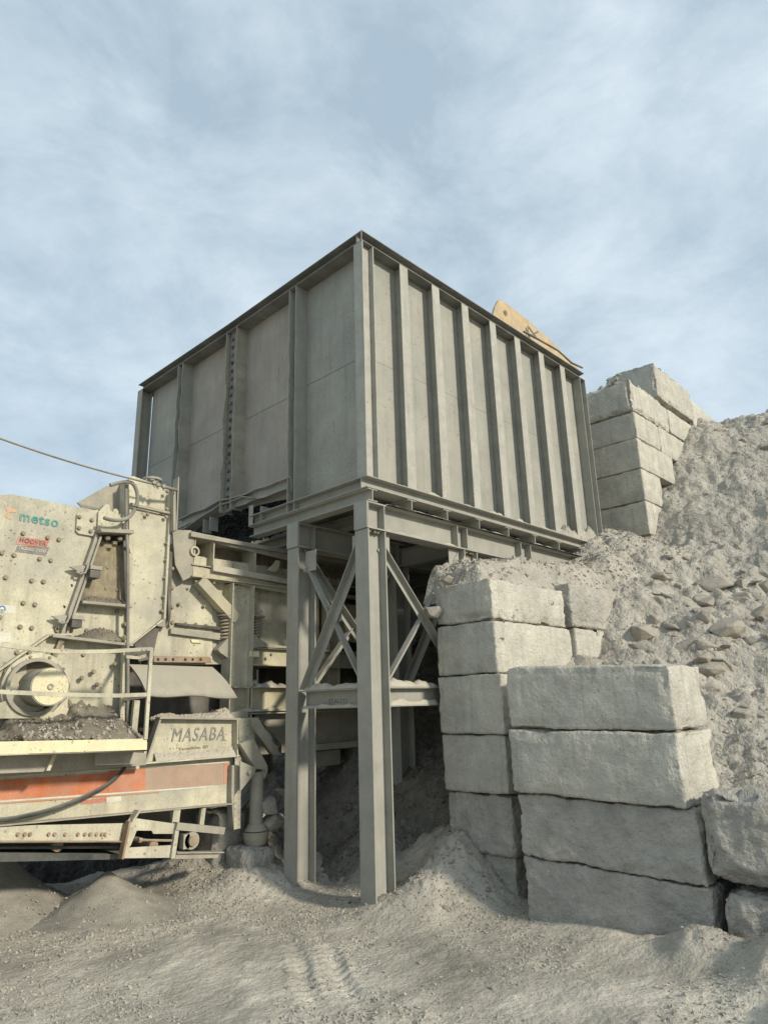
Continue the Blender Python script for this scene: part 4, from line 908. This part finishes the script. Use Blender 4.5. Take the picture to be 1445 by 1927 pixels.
# dirt on the walkway
dirt_thing([(-200,1360),(0,1372),(10,1352),(40,1350),(70,1350),(120,1340),(128,1318),(150,1322),(185,1332),(205,1326),(215,1345),(232,1372),(240,1390)], Y0-.04, .55, (1392, 1390), M['mud'], 'brown dirt and stones piled on the walkway against the crusher', 3)
p_ = []
for k in range(420):
    a = rr.uniform(-30, 272); q = PY(a, 1388, yw+.02+rr.random()**2*.5); p_.append((q.x, q.y, z1-.005+rr.uniform(0, .02)))
sk = [(0,1372),(10,1352),(40,1350),(70,1350),(120,1340),(128,1318),(150,1322),(185,1332),(205,1326),(215,1345),(232,1372),(240,1390)]
for k in range(520):
    a = rr.uniform(0, 236); t_ = float(np.interp(a, [q[0] for q in sk], [q[1] for q in sk])); T = PY(a, t_, Y0-.04); B_ = PY(a, 1391, Y0-.04); h_ = max(0, T.z-B_.z); u_ = 1-rr.random()**1.6*.8
    p_.append((T.x, Y0-.05-.55*u_*min(1, .3+h_*6), B_.z+h_*(1-u_)**.8+.008))
gravel('walkway_gravel', p_, .005, .024, M['rock'], 'pale grit and stones along the walkway edge', 6)

p_ = []
for k in range(90):
    q = PY(rr.gauss(32, 13), 1388, yw+.12+rr.random()*.15); p_.append((q.x, q.y, z1+rr.uniform(0, .10)))
gravel('dirt_clods', p_, .012, .045, M['mud'], 'clump of dark damp clods on the left part of the walkway', 16)
# ------------------------------------------------------------------ conveyor
Cv = thing('belt_conveyor', 'cream conveyor frame with a faded orange stripe and dark belt under the crusher', 'conveyor', PY(220, 1600, 1.9))
yc = 1.9
plate([(-420,1480),(0,1448),(439,1425),(438,1511),(0,1551),(-420,1592)], yc, .014, Cr, Cv, 'side_frame')
MB().prism([PY(-420,1594,yc), PY(0,1553,yc), PY(438,1512,yc), PY(438,1512,yc)+V((0,-.09,0)), PY(0,1553,yc)+V((0,-.09,0)), PY(-420,1594,yc)+V((0,-.09,0))], (0,0,.012)).build('lower_flange', M['dusty'], Cv)
MB().prism([PY(-420,1480,yc), PY(0,1446,yc), PY(439,1424,yc), PY(439,1424,yc)+V((0,.5,0)), PY(0,1446,yc)+V((0,.5,0)), PY(-420,1480,yc)+V((0,.5,0))], (0,0,.012)).build('upper_flange', Cr, Cv)
def stripe(L, mt, name, k=1, label=None): plate(L, yc-.002*k, .002*k-.0005, mt, Cv, name, label=label)
def yt(x): return 1462-(x/435)*28.5
def yb(x): return 1510-(x/435)*31
def band(x0, x1, f0, f1, mt, name, k=1, label=None): 
    stripe([(x0, yt(x0)+(yb(x0)-yt(x0))*f0), (x1, yt(x1)+(yb(x1)-yt(x1))*f0), (x1, yt(x1)+(yb(x1)-yt(x1))*f1), (x0, yt(x0)+(yb(x0)-yt(x0))*f1)], mt, name, k, label)
band(-420, 205, .12, .92, M['orange'], 'orange_stripe', 1); band(205, 274, .02, .92, M['orange'], 'orange_stripe', 2, 'brightest unfaded orange patch of the stripe')
band(274, 420, .02, .92, M['faded'], 'faded_stripe', 1); band(421, 430, .02, .9, M['orange'], 'orange_stripe', 2)
band(-420, 430, -.02, .03, M['white'], 'pinstripe', 3); band(-420, 400, .94, 1.0, M['white'], 'pinstripe', 3); band(-420, 300, 1.03, 1.07, M['orange'], 'pinstripe', 3)
stripe([(152,1508),(200,1500),(201,1509),(153,1514)], M['red'], 'worn_sticker', 2); stripe([(201,1501),(229,1498),(229,1507),(201,1511)], M['white'], 'worn_sticker', 2)
# upper name panel
pnl = plate([(298,1354),(447,1354),(447,1424),(272,1434)], yc-.02, .012, Cr, Cv, 'name_panel')
MB().beam(PY(297,1351,yc-.06), PY(449,1353,yc-.06), (0,0,1), RECT(.1,.02)).build('panel_flange', M['dusty'], pnl)
MB().beam(PY(299,1353,yc-.05), PY(272,1434,yc-.05), (0,-1,0), RECT(.02,.09)).build('panel_flange', M['dusty'], pnl)
MB().prism([PY(299,1350,yc-.05), PY(272,1434,yc-.05), PY(262,1428,yc+.2), PY(290,1348,yc+.2)], (.008,0,0)).build('panel_side', M['dusty'], pnl)
MB().beam(PY(270,1436,yc-.05), PY(447,1422,yc-.05), (0,0,1), RECT(.1,.016)).build('panel_flange', Cr, pnl)
moundp([(290,1418),(330,1416),(380,1414),(445,1404)], yc-.025, .06, (1433,1421), M['dust'], pnl, 'dust_line', 4)
lettering('MASABA', PY(323, 1396, yc-.027), PY(423, 1391.5, yc-.027), 0, M['greyprint'], pnl, height=.14, bold=.0, shear=.2)
MB().prism([PY(a, b, yc-.021) for a, b in [(417,1390),(428,1394),(415,1393.5)]], (0, -.004, 0)).build('lettering', M['greyprint'], pnl)
lettering('Vermillion, SD', PY(337, 1412, yc-.027), PY(392, 1407, yc-.027), 0, M['rust'], pnl, height=.028)
# dusty belt load above the panel
o = moundp([(280,1352),(300,1343),(320,1342),(335,1346),(360,1344),(395,1338),(425,1332),(440,1350)], yc+.1, .13, (1356,1354), M['dust'], None, 'dust_heap', 8); tag(o, 'pale dust heaped on the conveyor behind the name panel', 'dust heap', None, 'stuff')
# end posts
MB().beam(PY(443,1353,yc-.06), PY(443,1425,yc-.06), (0,-1,0), RECT(.014,.1)).build('post', Cr, Cv)
MB().prism([PY(a, b, yc-.03) for a, b in [(449,1352),(478,1350),(480,1400),(452,1440)]], (0, .012, 0)).build('end_panel', Cr, Cv)
ps = MB().beam(PY(448,1425,yc-.08), PY(446,1560,yc-.08), (0,-1,0), RECT(.085,.012)).build('punched_post', Cr, Cv)
m = MB()
for k in range(16):
    q = PY(443+(k % 2)*7, 1462+k*6, yc-.087); m.cyl(q, q-V((0, .002, 0)), .006, 8)
m.build('punched_hole', M['rust'], ps)
MB().prism([PY(a, b, yc-.08) for a, b in [(437,1440),(442,1440),(440,1558),(436,1500)]], (0, .1, 0)).build('post', M['dusty'], Cv)
MB().prism([PY(a, b, yc-.14) for a, b in [(474,1352),(486,1350),(530,1402),(530,1420),(515,1421),(478,1372)]], (0, .03, 0)).build('gusset', M['dusty'], Cv)
MB().prism([PY(a, b, yc-.14) for a, b in [(486,1350),(530,1402),(530,1420),(517,1402)]], (0, .25, 0)).build('gusset', Cr, Cv)
# belt frame below
yb_ = 1.82
lf = plate([(-420,1570),(0,1557),(60,1553),(240,1549),(236,1583),(0,1583),(-420,1590)], yb_, .012, Cr, Cv, 'belt_frame')
MB().prism([PY(-420,1592,yb_), PY(0,1584,yb_), PY(236,1584,yb_), PY(236,1584,yb_)+V((0,-.05,0)), PY(0,1584,yb_)+V((0,-.05,0)), PY(-420,1592,yb_)+V((0,-.05,0))], (0,0,.01)).build('frame_flange', M['rust'], Cv)
for a in (34,47,57,92,103,123,147,160,170,182,192,198,232): MB().bolt(PY(a, 1570, yb_), (0, -1, 0), .014).build('frame_bolt', M['rust'], Cv)
tk = thing  # take-up end frame
plate([(236,1552),(245,1540),(258,1540),(330,1550),(330,1569),(289,1569),(286,1563),(258,1563),(247,1590),(243,1595),(330,1590),(330,1614),(228,1615),(230,1605)], yb_-.04, .014, Cr, Cv, 'take_up_plate')
MB().beam(PY(242,1545,yb_-.07), PY(228,1616,yb_-.07), (0,-1,0), RECT(.02,.08)).build('take_up_post', M['rust'], Cv)
MB().prism([PY(a, b, yb_-.1) for a, b in [(262,1525),(266,1525),(245,1560),(240,1560)]], (0, .1, 0)).build('hanger', Cr, Cv)
MB().beam(PY(332,1561,yb_-.05), PY(324,1615,yb_-.05), (0,-1,0), RECT(.045,.05)).build('take_up_post', Cr, Cv)
MB().tube([PY(263,1581,yb_-.04), PY(326,1582,yb_-.04)], .012, 8).cyl(PY(261,1581,yb_-.04), PY(267,1581,yb_-.04), .024, 6).build('take_up_rod', M['rust'], Cv)
MB().beam(PY(329,1554,yb_-.04), PY(419,1563,yb_-.04), (0,0,1), RECT(.09,.07)).build('take_up_rail', M['dusty'], Cv)
MB().beam(PY(329,1604,yb_-.04), PY(417,1603,yb_-.04), (0,0,1), RECT(.11,.012)).beam(PY(329,1611,yb_-.04), PY(409,1609,yb_-.04), (0,0,1), RECT(.05,.05)).build('take_up_rail', M['dusty'], Cv)
bc = PY(362, 1582, yb_-.08)
be = MB().ring(bc, (0, 1, 0), .085, .05, .08, 28).box(bc.x-.1, bc.x-.03, bc.y, bc.y+.08, bc.z-.07, bc.z+.07).build('bearing', M['dusty'], Cv)
MB().cyl(bc-V((.0, .03, 0)), bc+V((0, .05, 0)), .05, 24).build('shaft', M['rust'], be)
MB().cyl(bc+V((.02, .1, -.0)), bc+V((.02, 1.1, 0)), .1, 28).build('tail_pulley', M['darksteel'], Cv)
for (a, b) in ((328,341), (380,388)):
    MB().prism([PY(a, 1522, yb_), PY(b, 1520, yb_), PY(b-5, 1560, yb_), PY(a-5, 1560, yb_)], (0, .04, 0)).build('hanger', Cr, Cv)
MB().prism([PY(-420,1612,yb_+.1), PY(0,1605,yb_+.1), PY(225,1608,yb_+.1), PY(360,1606,yb_+.1), PY(360,1612,yb_+.1), PY(228,1617,yb_+.1), PY(0,1622,yb_+.1), PY(-420,1626,yb_+.1)], (0, 1.0, 0)).build('belt', M['rubber'], Cv)
MB().prism([PY(-420,1596,yb_+.1), PY(230,1592,yb_+.1), PY(230,1597,yb_+.1), PY(-420,1600,yb_+.1)], (0, 1.0, 0)).build('belt_return', M['rubber'], Cv)
plate([(-420,1600),(430,1540),(430,1420),(-420,1440)], yc+1.1, .014, M['dusty'], Cv, 'far_side_frame')
# rollers
for a in (110, 290): q = PY(a, 1592, yb_+.12); MB().cyl(q, q+V((0, .9, 0)), .05, 16).build('roller', M['rust'], Cv)
# hanging cable
MB().tube(smooth_path(hz([(236,1443),(222,1460),(205,1475),(175,1492),(140,1508),(95,1524),(50,1535),(0,1543),(-200,1560)], yc-.1)), .02, 8).build('drooping_cable', M['rubber'], Cv, smooth=True)
# jack leg
J = thing('jack_leg', 'round grey jack leg on a cone shaped foot beside the second column', 'jack leg', PY(480, 1590, 1.85))
jx = PY(483, 1500, 1.85)
MB().prism([PY(a, b, 1.73) for a, b in [(452,1432),(452,1490),(480,1455),(482,1445)]], (0, .012, 0)).bolt(PY(468,1453,1.73), (0,-1,0), .026).build('side_bracket', M['dusty'], J)
MB().prism([PY(a, b, 1.73) for a, b in [(452,1400),(478,1390),(503,1440),(500,1448),(482,1447)]], (0, .22, 0)).build('bracket_cover', M['dusty'], J)
MB().prism([PY(a, b, 1.76) for a, b in [(494,1448),(504,1440),(504,1452),(498,1465)]], (0, .2, 0)).build('side_bracket', M['dusty'], J)
zt_, zb_ = PY(483,1452,1.85).z, PY(483,1562,1.85).z
MB().cyl((jx.x, 1.85, zb_), (jx.x, 1.85, zt_), .078, 28).build('tube', M['dusty'], J, smooth=False)
zf = PY(483,1588,1.85).z
MB().cyl((jx.x, 1.85, zb_-.0), (jx.x, 1.85, zb_+.07), .135, 28, .085).cyl((jx.x, 1.85, zf+.06), (jx.x, 1.85, zb_-.01), .14, 28, .15).cyl((jx.x, 1.85, zf), (jx.x, 1.85, zf+.06), .12, 28, .14).build('foot', M['dusty'], J)
# concrete pier below
pc = jx.x
block([(pc-.24, 1.68), (pc+.17, 1.66), (pc+.2, 2.1), (pc-.25, 2.1)], -.3, zf-.002, 'dusty concrete footing lump under the jack leg', rough=1, seed=40, rad=.07, group='concrete footings')
block([(pc-.36, 2.15), (pc+.1, 2.1), (pc+.1, 2.6), (pc-.36, 2.6)], -.3, zf+.35, 'shaded concrete pier behind the jack leg', rough=1, seed=41, rad=.07, group='concrete footings')

# ------------------------------------------------------------------ feeder
Fd = thing('vibrating_feeder', 'cream vibrating feeder frame with ribbed box beam and coil springs under the hopper', 'feeder', PY(455, 1300, 2.1))
yf = 2.05
# open ribbed box beam: top face strip, ribs, lower chord
pp = lambda a, b, y=yf: PY(a, b, y)
def qx(x, za, zb, y0, y1, mt, nm): return MB().box(x, x+.014, y0, y1, za, zb).build(nm, mt, Fd)
zt0, zt1 = pp(366,1003).z, pp(540,1038).z
xa, xb = pp(363,1010).x, 3.2
ZTf = (zt0+zt1)/2-.02
sl = MB().prism([pp(325,997), pp(360,998), pp(366,1010), pp(363,1084), pp(345,1093), pp(330,1062)], (.0, .02, 0)); sl.build('end_plate', M['dusty'], Fd)
MB().beam((xa-.05, yf+.12, ZTf), (xb, yf+.12, ZTf-.02), (0, 0, 1), RECT(.34, .05)).build('top_flange', M['dusty'], Fd)
MB().prism([pp(362,1000), pp(548,1038), pp(548,1056), pp(366,1012)], (0, .014, 0)).build('top_lip', M['dusty'], Fd)
zl = pp(366,1063).z
MB().beam((xa, yf+.1, zl), (xb, yf+.1, zl-.0), (0, 0, 1), RECT(.24, .014)).build('shelf', M['dusty'], Fd)
lc = plate([(364,1064),(548,1104),(548,1118),(364,1084)], yf, .014, M['dusty_cream'], Fd, 'lower_chord')
plate([(402,1062),(510,1083),(545,1090),(545,1099),(402,1074)], yf-.06, .06, M['dust'], Fd, 'dust_ledge')
MB().beam((xa, yf+.06, pp(364,1085).z), (xb, yf+.06, pp(364,1085).z-.0), (0, 0, 1), RECT(.2, .014)).build('bottom_flange', M['dusty_cream'], Fd)
MB().box(xa, xb, yf+.3, yf+.32, zl, ZTf).build('back_web', M['dirty_cream'], Fd)
for a in (366, 402, 481): x = pp(a, 1040).x; qx(x, zl, ZTf, yf, yf+.3, Cr, 'rib')
MB().ring(pp(368,1037,yf-.03), (0, 1, .0), .06, .04, .02, 20).build('lifting_eye', M['dusty_cream'], Fd)
plate([(503,1073),(515,1062),(520,1054),(527,1056),(526,1066),(520,1076)], yf-.03, .02, M['dusty_cream'], Fd, 'hook')
# post and brace
px0, px1 = pp(433,1200,2.0).x, pp(475,1200,2.0).x
zp1, zp0 = pp(455,1099,2.0).z, pp(455,1400,2.0).z
po = MB().beam(((px0+px1)/2+.02, 2.1, zp0), ((px0+px1)/2+.02, 2.1, zp1), (1, 0, 0), Ish(.2, px1-px0, .014, .012)).build('post', Cr, Fd)
[MB().bolt(pp(a, 1104, 2.02), (0, -.2, -1), .016).build('post_bolt', M['bolt'], Fd) for a in (450, 467)]; MB().bolt(pp(369,1093,2.02), (0, -.2, -1), .016).build('post_bolt', M['bolt'], Fd); MB().bolt(pp(403,1096,2.02), (0, -.2, -1), .016).build('post_bolt', M['bolt'], Fd)
MB().beam(pp(374,1092,2.08), pp(442,1166,2.08), (0,-1,0), RECT(.13,.13)).build('knee_brace', M['dusty_cream'], Fd)
# springs
def spring(x, y, za, zb, r=.05, turns=7):
    pts = [V((x+r*math.cos(t*.5236), y+r*math.sin(t*.5236), za+(zb-za)*t/(turns*12))) for t in range(turns*12+1)]
    MB().tube(pts, .012, 8).build('spring', M['rust'], Fd, smooth=True)
for a, t, b in ((425,1160,1205), (483,1162,1200)):
    q, q2 = pp(a, t, 2.12), pp(a, b, 2.12); spring(q.x, 2.12, q2.z, q.z, .06)
    MB().cyl((q.x, 2.12, q.z), (q.x, 2.12, q.z+.012), .11, 20).build('spring_plate', M['dusty'], Fd)
MB().prism([pp(a, b, 2.05) for a, b in [(410,1222),(430,1200),(432,1240),(415,1228)]], (0, .1, 0)).build('spring_seat', M['dusty'], Fd)
MB().prism([pp(a, b, 2.02) for a, b in [(475,1190),(490,1203),(505,1212),(540,1216),(540,1222),(475,1218)]], (0, .25, 0)).build('spring_seat', M['dusty'], Fd)
MB().tube([pp(477,1122,2.0), pp(487,1145,2.0), pp(487,1160,2.0)], .006, 6).build('wire', M['dusty'], Fd)
# pan wall behind
MB().box(pp(330,1100,2.35).x, 3.2, 2.36, 2.38, pp(400,1192,2.36).z, pp(400,1108,2.36).z).build('pan_side', M['dusty_cream'], Fd)
for a in (495,515,535,560): MB().bolt(pp(a, 1181+(a-495)*.1, 2.35), (0, -1, 0), .016).build('pan_bolt', M['bolt'], Fd)
MB().box(pp(480,1180,2.35).x, 3.2, 2.34, 2.36, pp(500,1186,2.34).z, pp(500,1170,2.34).z).build('pan_flange', M['dusty_cream'], Fd)
# lower beams to the right
def hbeam(a, top, bot, y, x1, nm, mt=M['dusty_cream'], wd=.16):
    t, b = pp(a, top, y), pp(a, bot, y); d = t.z-b.z
    MB().beam((t.x, y+wd/2, (t.z+b.z)/2), (x1, y+wd/2, (t.z+b.z)/2), (0, 0, 1), Ish(wd, d, .014, .012)).build(nm, mt, Fd)
hbeam(476, 1217, 1252, 2.02, 3.0, 'lower_beam'); hbeam(442, 1292, 1345, 2.0, 3.0, 'sill_beam')
MB().box(*sum([[pp(503,0,2.0).x, pp(516,0,2.0).x], [2.0, 2.02], [pp(510,1237,2).z, pp(510,1227,2).z]], [])).build('square_plate', M['cream_clean'], Fd)
MB().bolt(pp(510,1232,2.0), (0,-1,0), .016).bolt(pp(495,1302,1.99), (0,-1,0), .016).build('beam_bolt', M['bolt'], Fd)
dustbar(pp(478,1294,2.06), pp(545,1296,2.06)+V((.4,0,0)), .18, .10, 31, Fd)
dustbar((pp(442,1340,2.03).x, 2.03, pp(442,1340,2.03).z), (3.0, 2.03, pp(442,1340,2.03).z), .1, .05, 33, Fd)
MB().prism([pp(a, b, 1.95) for a, b in [(436,1340),(465,1338),(468,1350),(438,1352)]], (0, .2, 0)).build('sill_bracket', M['dusty'], Fd)
# stiffener plates on sill
x = pp(466, 1320, 2.0).x; MB().box(x, x+.014, 1.99, 2.08, pp(466,1343,2).z, pp(466,1294,2).z).build('sill_stiffener', M['dusty_cream'], Fd)
# big receiving trough under the pan continuing behind the columns
q0, q1 = pp(480,1352,2.15), pp(480,1421,2.15)
MB().box(q0.x, 3.4, 2.15, 2.17, q1.z, q0.z+.05).build('trough_side', M['dusty'], Fd)
MB().box(.9, 3.2, 2.07, 2.15, q1.z, q1.z+.08).build('trough_lip', M['dusty_cream'], Fd)
q = pp(625, 1425, 2.2); MB().box(q.x-.3, q.x+.15, 2.2, 2.5, q.z-.1, q.z+.09).build('trough_foot', M['dusty'], Fd)
# far legs and diagonal seen through the frame
for xx in (1.35, 2.55): MB().beam((xx, 2.15, 1.9), (xx, 2.15, 3.7), (1, 0, 0), Ish(.16, .2, .012, .01)).build('far_post', M['dusty_cream'], Fd)
MB().box(.9, 3.4, 3.2, 3.22, 1.3, 4.0).build('far_pan_side', M['dirty_cream'], Fd)

# ------------------------------------------------------------------ overhead cable
CB = thing('wire_cable', 'thin grey wire cable stretched from the left sky to the crusher top', 'cable', PY(320, 920, 1.9))
a0, a1 = PY(-120, 780, 1.75), PY(305, 915, 1.75)
pts = [a0.lerp(a1, t/20)+V((0, 0, -.05*math.sin(math.pi*t/20))) for t in range(21)]
MB().tube(pts, .011, 6).tube([a1, PY(334, 923, 1.8)], .018, 6).build('wire', M['hose'], CB, smooth=True)
m = MB()
for a, b in ((291,909),(298,913),(309,916)): q = PY(a, b, 1.75); m.cyl(q-V((.012, .03, 0)), q+V((.012, .03, 0)), .022, 8).cyl(q-V((0, 0, .04)), q+V((0, 0, .02)), .012, 6)
m.build('cable_clamp', M['dusty'], CB)
for o in bpy.data.objects:
    if '_o' in o: del o['_o']
